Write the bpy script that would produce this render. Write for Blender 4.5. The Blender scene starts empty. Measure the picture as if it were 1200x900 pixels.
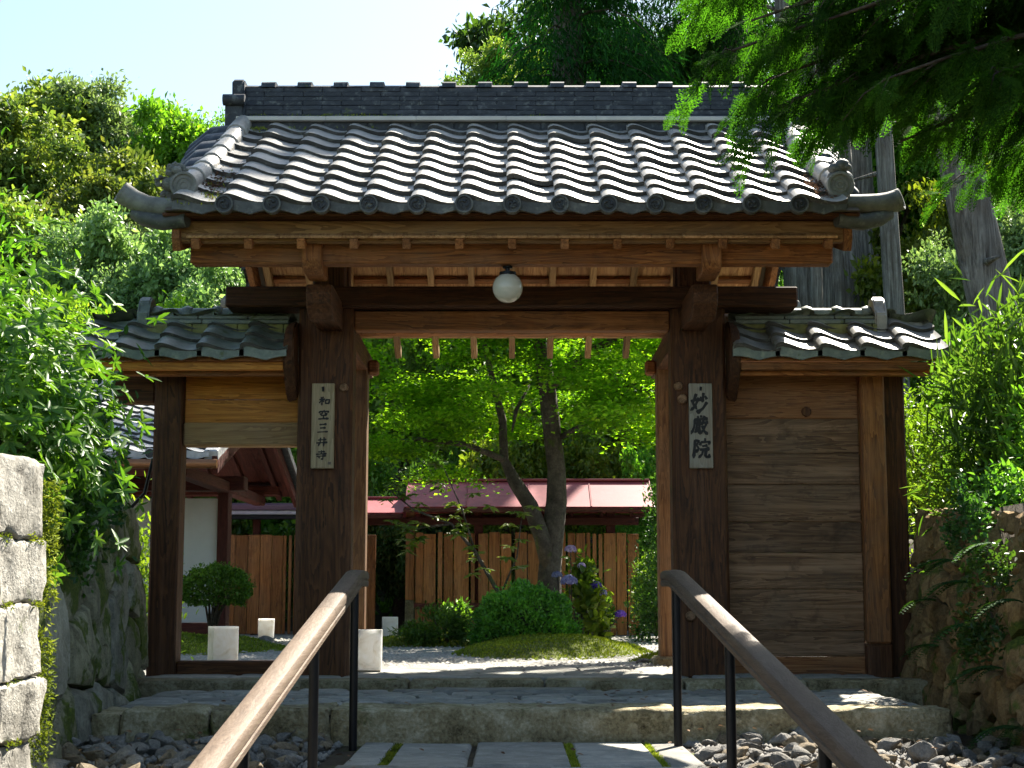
import bpy, bmesh, math, random
import numpy as np
from mathutils import Vector, Matrix, Quaternion, Euler, noise as mnoise

R = math.radians
random.seed(7)
rng = np.random.default_rng(7)
scene = bpy.context.scene
COL = scene.collection

# ------------------------------------------------------------------ camera
cam_d = bpy.data.cameras.new('camera')
cam = bpy.data.objects.new('camera', cam_d)
COL.objects.link(cam)
cam.location = (0, 0, 0.53)
cam.rotation_euler = (R(90 + 7.8), 0, 0)
cam_d.sensor_width = 36
cam_d.lens = 54.9
cam_d.clip_start = 0.05
cam_d.clip_end = 3000
scene.camera = cam

# ------------------------------------------------------------------ sky, sun, exposure
SUN_EL, SUN_AZ = R(45.5), R(28)          # azimuth measured from +Y towards +X
world = bpy.data.worlds.new('World')
scene.world = world
world.use_nodes = True
nt = world.node_tree
bgn = nt.nodes['Background']
sky = nt.nodes.new('ShaderNodeTexSky')
sky.sky_type = 'NISHITA'
sky.sun_disc = False
sky.sun_elevation = SUN_EL
sky.sun_rotation = SUN_AZ
sky.air_density = 1.0
sky.dust_density = 1.0
sky.ozone_density = 1.0
tint = nt.nodes.new('ShaderNodeMix'); tint.data_type = 'RGBA'; tint.blend_type = 'MULTIPLY'
tint.inputs[0].default_value = 1.0
tint.inputs[7].default_value = (1.07, 1.09, 0.99, 1)        # paler, more cyan summer sky
nt.links.new(sky.outputs[0], tint.inputs[6])
nt.links.new(tint.outputs[2], bgn.inputs[0])
bgn.inputs[1].default_value = 0.060
S = Vector((math.sin(SUN_AZ) * math.cos(SUN_EL), math.cos(SUN_AZ) * math.cos(SUN_EL), math.sin(SUN_EL)))
sd = bpy.data.lights.new('sun', 'SUN')
sd.energy = 5.0
sd.angle = R(0.5)
sd.color = (1.0, 0.93, 0.80)
sun = bpy.data.objects.new('sun', sd)
sun.rotation_euler = S.to_track_quat('Z', 'Y').to_euler()
sun.location = (8, 18, 20)
COL.objects.link(sun)
vs = scene.view_settings
vs.view_transform = 'Standard'
vs.look = 'None'
vs.gamma = 1
vs.use_curve_mapping = False
vs.exposure = 1.95
scene.render.engine = 'CYCLES'
cy = scene.cycles
cy.max_bounces = 8
cy.diffuse_bounces = 4
cy.glossy_bounces = 3
cy.transmission_bounces = 5
cy.transparent_max_bounces = 4
cy.use_denoising = True
cy.denoising_prefilter = 'FAST'
cy.sample_clamp_indirect = 8
cy.caustics_reflective = False
cy.caustics_refractive = False

# ------------------------------------------------------------------ materials
MATS = {}

def newmat(name):
    m = bpy.data.materials.new(name)
    m.use_nodes = True
    n = m.node_tree
    b = n.nodes['Principled BSDF']
    return m, n, b

def N(n, t, **kw):
    x = n.nodes.new(t)
    for k, v in kw.items():
        setattr(x, k, v)
    return x

def ramp(n, fac, stops):
    r = N(n, 'ShaderNodeValToRGB')
    e = r.color_ramp.elements
    while len(e) < len(stops):
        e.new(0.5)
    for i, (p, c) in enumerate(stops):
        e[i].position = p
        e[i].color = (*c, 1) if len(c) == 3 else c
    n.links.new(fac, r.inputs[0])
    return r.outputs[0]

def noise(n, vec, scale, detail=5, rough=0.6, dist=0.0):
    t = N(n, 'ShaderNodeTexNoise')
    t.inputs['Scale'].default_value = scale
    t.inputs['Detail'].default_value = detail
    t.inputs['Roughness'].default_value = rough
    t.inputs['Distortion'].default_value = dist
    if vec is not None:
        n.links.new(vec, t.inputs['Vector'])
    return t.outputs['Fac']

def mixc(n, fac, a, b, mode='MIX'):
    m = N(n, 'ShaderNodeMix', data_type='RGBA', blend_type=mode)
    for sock, v in ((m.inputs[0], fac), (m.inputs[6], a), (m.inputs[7], b)):
        if isinstance(v, (int, float)):
            sock.default_value = v
        elif isinstance(v, tuple):
            sock.default_value = (*v, 1)
        else:
            n.links.new(v, sock)
    return m.outputs[2]

def math_(n, op, a, b=None):
    m = N(n, 'ShaderNodeMath', operation=op)
    for s, v in ((m.inputs[0], a), (m.inputs[1], b)):
        if v is None:
            continue
        if isinstance(v, (int, float)):
            s.default_value = v
        else:
            n.links.new(v, s)
    return m.outputs[0]

def objvec(n, scale=(1, 1, 1), spread=7.3):
    """object coordinates, shifted for every object so that copies differ"""
    tc = N(n, 'ShaderNodeTexCoord')
    oi = N(n, 'ShaderNodeObjectInfo')
    k = math_(n, 'MULTIPLY', oi.outputs['Random'], spread)
    va = N(n, 'ShaderNodeVectorMath', operation='ADD')
    n.links.new(tc.outputs['Object'], va.inputs[0])
    n.links.new(k, va.inputs[1])
    mp = N(n, 'ShaderNodeMapping')
    mp.inputs['Scale'].default_value = scale
    n.links.new(va.outputs[0], mp.inputs[0])
    return mp.outputs[0], va.outputs[0], oi.outputs['Random']

def bump(n, b, h, strength=0.4, dist=0.01):
    bp = N(n, 'ShaderNodeBump')
    bp.inputs['Strength'].default_value = strength
    bp.inputs['Distance'].default_value = dist
    n.links.new(h, bp.inputs['Height'])
    n.links.new(bp.outputs[0], b.inputs['Normal'])

def wood(key, dark, mid, light, axis=0, grey=0.0, rough=0.7, fine=60, wear=0.35, cross=9.0, bmp=.6, streak=0.0):
    k = ('wood', key, axis)
    if k in MATS:
        return MATS[k]
    m, n, b = newmat(f'wood_{key}_{"xyz"[axis]}')
    sc = [cross] * 3; sc[axis] = 0.7
    v, raw, rnd = objvec(n, sc)
    sc2 = [fine, fine, fine]; sc2[axis] = 1.6
    v2, _, _ = objvec(n, sc2)
    g = noise(n, v, 1.0, 4, 0.55, 1.3)
    ring = math_(n, 'FRACT', math_(n, 'MULTIPLY', g, 9.0))
    f = noise(n, v2, 1.0, 5, 0.65)
    h = math_(n, 'ADD', math_(n, 'MULTIPLY', ring, 0.35), math_(n, 'MULTIPLY', f, 0.75))
    c = ramp(n, h, [(0.25, dark), (0.5, mid), (0.78, light)])
    blot = noise(n, raw, 2.3, 5, 0.6)
    gl = (sum(mid) / 3,) * 3
    gl = tuple(x * s * 1.15 for x, s in zip(gl, (1.35, 0.92, 0.6)))
    c = mixc(n, math_(n, 'MULTIPLY', ramp(n, blot, [(0.42, (0, 0, 0)), (0.62, (1, 1, 1))]), wear), c, gl)
    if streak:
        sc3 = [14.0, 14.0, 14.0]; sc3[axis] = 0.55
        v3, _, _ = objvec(n, sc3, 3.1)
        st = noise(n, v3, 1.0, 6, 0.7)
        c = mixc(n, math_(n, 'MULTIPLY', ramp(n, st, [(0.52, (0, 0, 0)), (0.66, (1, 1, 1))]), streak), c, tuple(min(.6, x * 1.25 + .03) for x in light))
        v4, _, _ = objvec(n, (5, 5, 5), 11.7)
        dk = noise(n, v4, 1.0, 5, 0.7)
        c = mixc(n, math_(n, 'MULTIPLY', ramp(n, dk, [(0.55, (0, 0, 0)), (0.68, (1, 1, 1))]), streak), c, dark)
    if grey:
        c = mixc(n, grey, c, gl)
    hs = N(n, 'ShaderNodeHueSaturation')
    n.links.new(c, hs.inputs['Color'])
    n.links.new(math_(n, 'ADD', math_(n, 'MULTIPLY', rnd, 0.5), 0.75), hs.inputs['Value'])
    n.links.new(hs.outputs[0], b.inputs['Base Color'])
    b.inputs['Roughness'].default_value = rough
    b.inputs['Specular IOR Level'].default_value = 0.3
    bump(n, b, h, bmp, 0.006)
    MATS[k] = m
    return m

def stone(key, dark, mid, light, moss=0.0, scale=6.0, speck=120, rough=0.9, mosscol=((0.03, 0.05, 0.008), (0.11, 0.14, 0.02)), bumpd=0.02, lichen=0.25):
    k = ('stone', key)
    if k in MATS:
        return MATS[k]
    m, n, b = newmat(f'stone_{key}')
    v, raw, rnd = objvec(n, (1, 1, 1), 13.0)
    a = noise(n, v, scale, 8, 0.65)
    s = noise(n, v, speck, 3, 0.7)
    mixv = math_(n, 'ADD', math_(n, 'MULTIPLY', a, 0.6), math_(n, 'MULTIPLY', s, 0.4))
    c = ramp(n, mixv, [(0.33, dark), (0.5, mid), (0.66, light)])
    li = noise(n, v, scale * 2.1, 4, 0.6)
    c = mixc(n, math_(n, 'MULTIPLY', ramp(n, li, [(0.56, (0, 0, 0)), (0.64, (1, 1, 1))]), lichen), c, tuple(min(1, x * 1.5) for x in light))
    hs = N(n, 'ShaderNodeHueSaturation')
    n.links.new(c, hs.inputs['Color'])
    n.links.new(math_(n, 'ADD', math_(n, 'MULTIPLY', rnd, 0.5), 0.75), hs.inputs['Value'])
    c = hs.outputs[0]
    if moss > 0:
        tc = N(n, 'ShaderNodeNewGeometry')
        wn = noise(n, tc.outputs['Position'], 3.2, 6, 0.65)
        fm = noise(n, tc.outputs['Position'], 70, 3, 0.6)
        mc = ramp(n, fm, [(0.3, mosscol[0]), (0.7, mosscol[1])])
        t = 0.72 - moss * 0.4
        mask = ramp(n, wn, [(t, (0, 0, 0)), (t + 0.06, (1, 1, 1))])
        c = mixc(n, mask, c, mc)
    n.links.new(c, b.inputs['Base Color'])
    b.inputs['Roughness'].default_value = rough
    b.inputs['Specular IOR Level'].default_value = 0.3
    bump(n, b, mixv, 0.8, bumpd)
    MATS[k] = m
    return m

def leafmat(key, cols, trans=0.45, tcol=None, rough=0.45, patch=1.2, spec=0.35):
    k = ('leaf', key)
    if k in MATS:
        return MATS[k]
    m, n, b = newmat(f'leaf_{key}')
    geo = N(n, 'ShaderNodeNewGeometry')
    oi = N(n, 'ShaderNodeObjectInfo')
    w = noise(n, geo.outputs['Position'], patch, 2, 0.5)
    w2 = math_(n, 'ADD', math_(n, 'MULTIPLY', math_(n, 'SUBTRACT', w, 0.5), 2.2), 0.5)
    f = math_(n, 'ADD', math_(n, 'MULTIPLY', geo.outputs['Random Per Island'], 0.5), math_(n, 'MULTIPLY', w2, 0.5))
    st = [(0.15 + 0.7 * i / (len(cols) - 1), c) for i, c in enumerate(cols)]
    c = ramp(n, f, st)
    hs = N(n, 'ShaderNodeHueSaturation')
    n.links.new(c, hs.inputs['Color'])
    n.links.new(math_(n, 'ADD', math_(n, 'MULTIPLY', oi.outputs['Random'], 0.5), 0.75), hs.inputs['Value'])
    n.links.new(math_(n, 'ADD', math_(n, 'MULTIPLY', oi.outputs['Random'], 0.03), 0.485), hs.inputs['Hue'])
    c = hs.outputs[0]
    n.links.new(c, b.inputs['Base Color'])
    b.inputs['Roughness'].default_value = rough
    b.inputs['Specular IOR Level'].default_value = spec
    tr = N(n, 'ShaderNodeBsdfTranslucent')
    tint = mixc(n, 1.0, c, tcol or (1.6, 1.7, 0.5), 'MULTIPLY')
    n.links.new(tint, tr.inputs['Color'])
    mx = N(n, 'ShaderNodeMixShader')
    mx.inputs[0].default_value = trans
    n.links.new(b.outputs[0], mx.inputs[1])
    n.links.new(tr.outputs[0], mx.inputs[2])
    n.links.new(mx.outputs[0], n.nodes['Material Output'].inputs[0])
    MATS[k] = m
    return m

def plain(key, col, rough=0.6, metal=0.0, var=0.12, sc=8, spec=0.4, bumps=0.0):
    k = ('plain', key)
    if k in MATS:
        return MATS[k]
    m, n, b = newmat(key)
    v, raw, rnd = objvec(n, (1, 1, 1), 5.0)
    a = noise(n, v, sc, 6, 0.65)
    c = ramp(n, a, [(0.3, tuple(x * (1 - var) for x in col)), (0.7, tuple(min(1, x * (1 + var)) for x in col))])
    n.links.new(c, b.inputs['Base Color'])
    b.inputs['Roughness'].default_value = rough
    b.inputs['Metallic'].default_value = metal
    b.inputs['Specular IOR Level'].default_value = spec
    if bumps:
        bump(n, b, a, bumps, 0.01)
    MATS[k] = m
    return m

def tilemat(key, dark, mid, light, rough=0.5, lichen=(0.30, 0.30, 0.24), lamt=0.35, moss=0.0, spec=0.5):
    k = ('tile', key)
    if k in MATS:
        return MATS[k]
    m, n, b = newmat(f'tile_{key}')
    v, raw, rnd = objvec(n, (1, 1, 1), 17.0)
    a = noise(n, v, 9, 7, 0.7)
    c = ramp(n, a, [(0.3, dark), (0.52, mid), (0.72, light)])
    l = noise(n, v, 22, 5, 0.65)
    c = mixc(n, math_(n, 'MULTIPLY', ramp(n, l, [(0.56, (0, 0, 0)), (0.66, (1, 1, 1))]), lamt), c, lichen)
    hs = N(n, 'ShaderNodeHueSaturation')
    n.links.new(c, hs.inputs['Color'])
    n.links.new(math_(n, 'ADD', math_(n, 'MULTIPLY', rnd, 0.3), 0.85), hs.inputs['Value'])
    c = hs.outputs[0]
    if moss:
        g = N(n, 'ShaderNodeNewGeometry')
        w = noise(n, g.outputs['Position'], 5, 5, 0.7)
        c = mixc(n, ramp(n, w, [(0.74 - moss * 0.4, (0, 0, 0)), (0.8 - moss * 0.4, (1, 1, 1))]), c, (0.08, 0.10, 0.02))
    n.links.new(c, b.inputs['Base Color'])
    n.links.new(math_(n, 'ADD', math_(n, 'MULTIPLY', a, 0.3), rough - 0.15), b.inputs['Roughness'])
    b.inputs['Specular IOR Level'].default_value = spec
    bump(n, b, a, 0.25, 0.01)
    MATS[k] = m
    return m

DKW = dict(dark=(0.0190, 0.0072, 0.0026), mid=(0.0648, 0.0229, 0.0075), light=(0.1382, 0.0538, 0.0185))
MDW = dict(dark=(0.0575, 0.0198, 0.0054), mid=(0.2300, 0.0792, 0.0204), light=(0.4140, 0.1620, 0.0462))
def w_dark(a): return wood('dark', **DKW, axis=a, wear=0.15, streak=.4)
def w_mid(a): return wood('mid', **MDW, axis=a, streak=.35)
def w_gold(a): return wood('gold', (0.2200, 0.0712, 0.0096), (0.4620, 0.1662, 0.0240), (0.6160, 0.2565, 0.0480), axis=a, wear=0.1)
def w_warm(a): return wood('warm', (0.2, 0.09, 0.032), (0.42, 0.21, 0.085), (0.57, 0.33, 0.15), axis=a, wear=0.2)
def w_pale(a): return wood('pale', (0.1470, 0.0782, 0.0300), (0.3150, 0.1794, 0.0750), (0.4410, 0.2668, 0.1200), axis=a, wear=0.3)
def w_panel(a): return wood('panel', (0.0464, 0.0214, 0.0103), (0.1546, 0.0787, 0.0380), (0.2885, 0.1610, 0.0871), axis=a, wear=0.45, streak=.6)
def w_fence(a): return wood('fence', (0.13, 0.04, 0.012), (0.34, 0.115, 0.034), (0.48, 0.19, 0.06), axis=a, wear=0.2, streak=.4)
def w_red(a): return wood('red', (0.035, 0.008, 0.006), (0.085, 0.018, 0.013), (0.13, 0.032, 0.02), axis=a, wear=0.1)
def w_rail(a): return wood('rail', (0.0655, 0.0421, 0.0275), (0.1170, 0.0789, 0.0528), (0.1685, 0.1211, 0.0857), axis=a, wear=0.5, rough=0.68, fine=45, cross=30, bmp=.25, streak=.25)
def w_board(a): return wood('board', (0.2, 0.145, 0.08), (0.31, 0.235, 0.135), (0.40, 0.31, 0.19), axis=a, wear=0.3)
def w_boardg(a): return wood('boardgrey', (0.16, 0.145, 0.115), (0.25, 0.225, 0.18), (0.34, 0.31, 0.25), axis=a, wear=0.4)
T_ROOF = lambda: tilemat('roof', (0.2, 0.186, 0.162), (0.36, 0.335, 0.30), (0.47, 0.44, 0.395), 0.45, (0.42, 0.4, 0.34), 0.4, 0.05, 1.0)
T_RIDGE = lambda: tilemat('ridge', (0.010, 0.013, 0.018), (0.028, 0.034, 0.044), (0.085, 0.095, 0.11), 0.6, (0.2, 0.22, 0.21), 0.5, 0.2)
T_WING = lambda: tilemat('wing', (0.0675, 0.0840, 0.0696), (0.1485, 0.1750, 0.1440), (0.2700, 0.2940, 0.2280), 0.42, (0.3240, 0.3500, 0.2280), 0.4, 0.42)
T_DISC = lambda: tilemat('disc', (0.04, 0.042, 0.04), (0.085, 0.088, 0.082), (0.16, 0.16, 0.15), 0.6, moss=.12)
OLDEND = lambda: tilemat('oldend', (0.10, 0.10, 0.085), (0.2, 0.195, 0.17), (0.3, 0.295, 0.26), .7)
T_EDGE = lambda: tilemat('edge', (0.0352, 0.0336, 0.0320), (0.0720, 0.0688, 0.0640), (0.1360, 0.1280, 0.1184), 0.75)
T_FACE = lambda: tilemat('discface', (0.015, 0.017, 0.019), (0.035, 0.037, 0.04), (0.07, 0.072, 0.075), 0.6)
T_FAR = lambda: tilemat('far', (0.24, 0.24, 0.25), (0.38, 0.38, 0.39), (0.5, 0.5, 0.5), 0.55)
INK = lambda: plain('ink', (0.012, 0.010, 0.009), 0.6)
IRON = lambda: plain('black_iron', (0.018, 0.018, 0.02), 0.4, 0.6)
GRANITE = lambda: stone('granite', (0.05, 0.038, 0.018), (0.27, 0.225, 0.13), (0.48, 0.43, 0.31), moss=0.2, speck=60, bumpd=.035)
WALLST = lambda: stone('wall', (0.0660, 0.0609, 0.0378), (0.2090, 0.1943, 0.1260), (0.3630, 0.3360, 0.2250), moss=0.62, speck=90)
NEARST = lambda: stone('pitted', (0.07, 0.062, 0.05), (0.29, 0.275, 0.24), (0.42, 0.40, 0.36), moss=0.16, speck=60, scale=11, bumpd=0.03)
BROWNST = lambda: stone('brown', (0.06, 0.036, 0.015), (0.19, 0.12, 0.05), (0.33, 0.22, 0.10), moss=0.45, speck=60)
RUBBLE = lambda: stone('rubble', (0.0780, 0.0780, 0.0735), (0.1820, 0.1740, 0.1628), (0.3120, 0.2880, 0.2520), moss=0, speck=70, lichen=0.1, bumpd=0.008)
RUBBLE_B = lambda: stone('rubble_brown', (0.09, 0.07, 0.045), (0.2, 0.155, 0.10), (0.3, 0.25, 0.18), moss=0, speck=70, lichen=0.1, bumpd=0.008)
PAVE = lambda: stone('paving', (0.1456, 0.1456, 0.1334), (0.2688, 0.2600, 0.2346), (0.3808, 0.3640, 0.3220), moss=0.05, speck=200, bumpd=0.006)
SOIL = lambda: stone('soil', (0.02, 0.015, 0.009), (0.045, 0.033, 0.02), (0.08, 0.062, 0.04), moss=0.35, speck=40, lichen=0)
BARK = lambda: stone('bark', (0.025, 0.02, 0.014), (0.07, 0.055, 0.04), (0.14, 0.115, 0.085), moss=0.25, speck=50)

# ------------------------------------------------------------------ mesh helpers
WL = {}

def tag(o, label=None, cat=None, group=None, kind=None):
    if label: o['label'] = label
    if cat: o['category'] = cat
    if group: o['group'] = group
    if kind: o['kind'] = kind
    return o

def add(name, mesh, mat=None, parent=None, loc=(0, 0, 0), rot=None, scale=None):
    o = bpy.data.objects.new(name, mesh)
    COL.objects.link(o)
    loc = Vector(loc)
    WL[o.name] = loc.copy()
    if parent is not None:
        o.parent = parent
        loc = loc - WL[parent.name]
    o.location = loc
    if rot is not None:
        o.rotation_euler = rot
    if scale is not None:
        o.scale = scale
    if mat is not None and mesh is not None:
        if len(mesh.materials) == 0:
            mesh.materials.append(mat)
        elif mesh.materials[0] != mat:
            o.material_slots[0].link = 'OBJECT'
            o.material_slots[0].material = mat
    return o

def empty(name, loc, label=None, cat=None, group=None, kind=None):
    o = bpy.data.objects.new(name, None)
    COL.objects.link(o)
    o.location = loc
    o.empty_display_size = 0.2
    WL[o.name] = Vector(loc)
    return tag(o, label, cat, group, kind)

def mesh_arr(name, verts, faces, smooth=False):
    """fast mesh from numpy: verts (n,3), faces (m,k)"""
    verts = np.asarray(verts, dtype=np.float32)
    faces = np.asarray(faces, dtype=np.int32)
    me = bpy.data.meshes.new(name)
    m, k = faces.shape
    me.vertices.add(len(verts))
    me.vertices.foreach_set('co', verts.ravel())
    me.loops.add(m * k)
    me.loops.foreach_set('vertex_index', faces.ravel())
    me.polygons.add(m)
    me.polygons.foreach_set('loop_start', np.arange(0, m * k, k, dtype=np.int32))
    if smooth:
        me.polygons.foreach_set('use_smooth', np.ones(m, dtype=bool))
    me.update(calc_edges=True)
    return me

def mesh_bm(name, bm, smooth=False, sharp=None):
    me = bpy.data.meshes.new(name)
    bmesh.ops.recalc_face_normals(bm, faces=bm.faces)
    if smooth:
        for f in bm.faces: f.smooth = True
    bm.to_mesh(me)
    bm.free()
    if smooth and sharp:
        me.set_sharp_from_angle(angle=R(sharp))
    return me

def bm_box(bm, x0, x1, y0, y1, z0, z1, bev=0.0, M=None):
    r = bmesh.ops.create_cube(bm, size=1)
    vsn = r['verts']
    for v in vsn:
        v.co = Vector(((v.co.x + .5) * (x1 - x0) + x0, (v.co.y + .5) * (y1 - y0) + y0, (v.co.z + .5) * (z1 - z0) + z0))
        if M is not None: v.co = M @ v.co
    if bev > 0:
        es = list({e for v in vsn for e in v.link_edges})
        bmesh.ops.bevel(bm, geom=es, offset=bev, segments=1, affect='EDGES')

def box(name, x0, x1, y0, y1, z0, z1, mat, parent=None, bev=0.006, rot=None, jit=0.0):
    c = Vector(((x0 + x1) / 2, (y0 + y1) / 2, (z0 + z1) / 2))
    bm = bmesh.new()
    hx, hy, hz = (x1 - x0) / 2, (y1 - y0) / 2, (z1 - z0) / 2
    bm_box(bm, -hx, hx, -hy, hy, -hz, hz, min(bev, hx * .4, hy * .4, hz * .4))
    if jit:
        for v in bm.verts:
            v.co += Vector((random.uniform(-jit, jit), random.uniform(-jit, jit), random.uniform(-jit, jit)))
    return add(name, mesh_bm(name, bm), mat, parent, c, rot)

def tube_arr(pts, rad, sides=8, cap=True):
    """tapered tube: returns verts, quads (caps collapse to a point)"""
    pts = [Vector(p) for p in pts]
    V, F = [], []
    n = len(pts)
    up = Vector((0.03, 0.05, 1)).normalized()
    px = None
    for i, p in enumerate(pts):
        d = (pts[min(i + 1, n - 1)] - pts[max(i - 1, 0)])
        if d.length < 1e-9: d = Vector((0, 0, 1))
        d.normalize()
        if px is None:
            px = d.cross(up)
            if px.length < 1e-3: px = d.cross(Vector((1, 0, 0)))
        else:
            px = px - d * px.dot(d)
        px.normalize()
        py = d.cross(px)
        for k in range(sides):
            a = 2 * math.pi * k / sides
            V.append(p + (px * math.cos(a) + py * math.sin(a)) * rad[i])
    for i in range(n - 1):
        for k in range(sides):
            a, b = i * sides + k, i * sides + (k + 1) % sides
            F.append((a, b, b + sides, a + sides))
    if cap:
        for i in (0, n - 1):
            V.append(pts[i].copy())
            c = len(V) - 1
            for k in range(sides):
                a, b = i * sides + k, i * sides + (k + 1) % sides
                F.append((b, a, c, c) if i == 0 else (a, b, c, c))
    return V, F

def tubes_mesh(name, lst, sides=8, smooth=True, sharp=None):
    bm = bmesh.new()
    for pts, rad in lst:
        V, F = tube_arr(pts, rad, sides)
        vv = [bm.verts.new(v) for v in V]
        for f in F:
            idx = list(dict.fromkeys(f))
            try: bm.faces.new([vv[i] for i in idx])
            except ValueError: pass
    return mesh_bm(name, bm, smooth, sharp)

def tube(name, pts, rad, mat, parent=None, sides=8, sharp=50, origin=None):
    o0 = Vector(origin if origin is not None else pts[0])
    if not isinstance(rad, (list, tuple)): rad = [rad] * len(pts)
    return add(name, tubes_mesh(name, [([Vector(p) - o0 for p in pts], rad)], sides, True, sharp), mat, parent, o0)

# ------------------------------------------------------------------ foliage helpers
def unit(a):
    return a / np.maximum(np.linalg.norm(a, axis=1, keepdims=True), 1e-9)

def leaf_arrays(pos, d, nrm, L, Wd, fold=0.12):
    """folded diamond leaves, two triangles each"""
    d = unit(d)
    s = unit(np.cross(d, nrm))
    nn = unit(np.cross(s, d))
    L = np.broadcast_to(np.asarray(L, dtype=float).reshape(-1, 1), (len(pos), 1))
    Wd = np.broadcast_to(np.asarray(Wd, dtype=float).reshape(-1, 1), (len(pos), 1))
    b = pos
    t = pos + d * L
    m = pos + d * L * 0.45 + nn * L * fold
    l = m + s * Wd * 0.5
    r = m - s * Wd * 0.5
    V = np.stack([b, l, t, r], axis=1).reshape(-1, 3)
    i = np.arange(len(pos)) * 4
    F = np.concatenate([np.stack([i, i + 1, i + 2], 1), np.stack([i, i + 2, i + 3], 1)])
    return V, F

def rand_dirs(n, g=rng):
    return unit(g.normal(size=(n, 3)))

def crown_mesh(name, seed, clumps=30, per=700, leaf=0.13, rx=1.0, rz=1.0, low=0.25, flat=0.75, droop=0.15):
    """crown of unit-ish size around the origin: boughs of loose leaf clumps over an uneven volume"""
    g = np.random.default_rng(seed)
    nb = 9
    b = rand_dirs(nb, g)
    b[:, 2] = np.where(b[:, 2] < -low, -b[:, 2], b[:, 2])
    b *= g.uniform(0.35, 0.85, (nb, 1)) * np.array([[rx, rx, rz]])
    bi = g.integers(0, nb, clumps)
    c = b[bi] * g.uniform(.55, 1.15, (clumps, 1)) + g.normal(size=(clumps, 3)) * np.array([[.24, .24, .19]])
    ln = np.linalg.norm(c / np.array([[rx, rx, rz]]), axis=1, keepdims=True)
    c = c * np.minimum(1, 1.02 / np.maximum(ln, .01))
    size = g.uniform(0.07, 0.24, clumps) * (1.15 - .3 * np.minimum(1, ln[:, 0]))
    P, D, NN, LS = [], [], [], []
    for k in range(clumps):
        m = int(per * (size[k] / 0.16) ** 2 * g.uniform(.55, 1.2))
        u = rand_dirs(m, g)
        rr = size[k] * np.abs(g.normal(size=(m, 1)) * .38 + .75)
        sq = g.uniform(.75, 1.3, (1, 3)) * np.array([[1, 1, flat]])
        p = c[k] + u * rr * sq
        P.append(p); LS.append(np.full(m, g.uniform(.6, 1.5)))
        D.append(u * 0.6 + g.normal(size=(m, 3)) * 0.6 + np.array([[0, 0, -droop]]))
        NN.append(u * 0.7 + g.normal(size=(m, 3)) * 0.6 + np.array([[0, 0, 0.5]]))
    P, D, NN = np.concatenate(P), np.concatenate(D), np.concatenate(NN)
    L = leaf * g.uniform(0.5, 1.4, len(P)) * np.concatenate(LS)
    V, F = leaf_arrays(P, D, NN, L, L * 0.55)
    return mesh_arr(name, V, F), np.concatenate([b, c[:6]])

# ------------------------------------------------------------------ ground
def smooth01(t):
    t = np.clip(t, 0, 1)
    return t * t * (3 - 2 * t)

def wall_left_x(y): return np.where(y < 5.9, -1.93, -1.92 - (y - 6.2) * 0.108 - 0.18)
def wall_right_x(y): return 2.38 + (y - 7.0) * 0.1

def HG(x, y):
    x = np.asarray(x, float); y = np.asarray(y, float)
    front = np.where(y > 6.1, -0.17, -0.17 - (6.1 - y) * 0.145)
    front = np.maximum(front, -1.08)
    bl = 0.95 + 0.10 * np.clip(-x - 2, 0, 30)
    br = 0.98 + 0.10 * np.clip(x - 2.4, 0, 30)
    zf = np.where(x < wall_left_x(y), bl, np.where(x > wall_right_x(y), br, front))
    gl = 0.02 + 0.35 * np.clip(-9 - x, 0, 60)
    gr = 0.02 + 0.98 * smooth01((x - 2.75) / 0.5) + 0.10 * np.clip(x - 3.2, 0, 30)
    zg = np.maximum(gl, gr)
    z = np.where(y < 9.8, zf, zg)
    z = z + np.clip(y - 24.5, 0, 42) * 0.30 + 0.25 * np.sin(x * .35 + 1) * np.sin(y * .3) * np.clip((y - 26) / 10, 0, 1)
    return z

def ground_z(x, y):
    return float(HG(np.array([x]), np.array([y]))[0])

gx = np.concatenate([[-600, -250, -120, -70], np.arange(-50, -10, 2.5), np.arange(-10, -3, .7), np.arange(-3, 3.6, .1), np.arange(3.6, 12, .7), np.arange(12, 50, 2.5), [60, 90, 150, 300, 600]])
gy = np.concatenate([[-300, -80, -25, -8], np.arange(-4, 3, .6), np.arange(3, 11, .15), np.arange(11, 26, .6), np.arange(26, 70, 2.0), [80, 110, 160, 300, 900, 2000]])
X, Y = np.meshgrid(gx, gy, indexing='ij')
Z = HG(X, Y)
nx, ny = X.shape
vid = np.arange(nx * ny).reshape(nx, ny)
Fq = np.stack([vid[:-1, :-1], vid[1:, :-1], vid[1:, 1:], vid[:-1, 1:]], -1).reshape(-1, 4)
ground = add('ground', mesh_arr('ground', np.stack([X, Y, Z], -1).reshape(-1, 3), Fq), SOIL())
tag(ground, kind='structure')

# ---- polygon pieces (stones, flags) from a clipped Voronoi pattern
def clip_poly(poly, a, b):
    """keep the side of the bisector nearer to a"""
    mx, my = (a[0] + b[0]) / 2, (a[1] + b[1]) / 2
    nx_, ny_ = b[0] - a[0], b[1] - a[1]
    out = []
    for i in range(len(poly)):
        p, q = poly[i], poly[(i + 1) % len(poly)]
        dp = (p[0] - mx) * nx_ + (p[1] - my) * ny_
        dq = (q[0] - mx) * nx_ + (q[1] - my) * ny_
        if dp <= 0: out.append(p)
        if dp * dq < 0:
            t = dp / (dp - dq)
            out.append((p[0] + t * (q[0] - p[0]), p[1] + t * (q[1] - p[1])))
    return out

def voronoi(seeds, rect):
    x0, x1, y0, y1 = rect
    res = []
    for i, s in enumerate(seeds):
        poly = [(x0, y0), (x1, y0), (x1, y1), (x0, y1)]
        for j, q in enumerate(seeds):
            if i != j and len(poly) > 2:
                poly = clip_poly(poly, s, q)
        if len(poly) > 2: res.append(poly)
    return res

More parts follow.
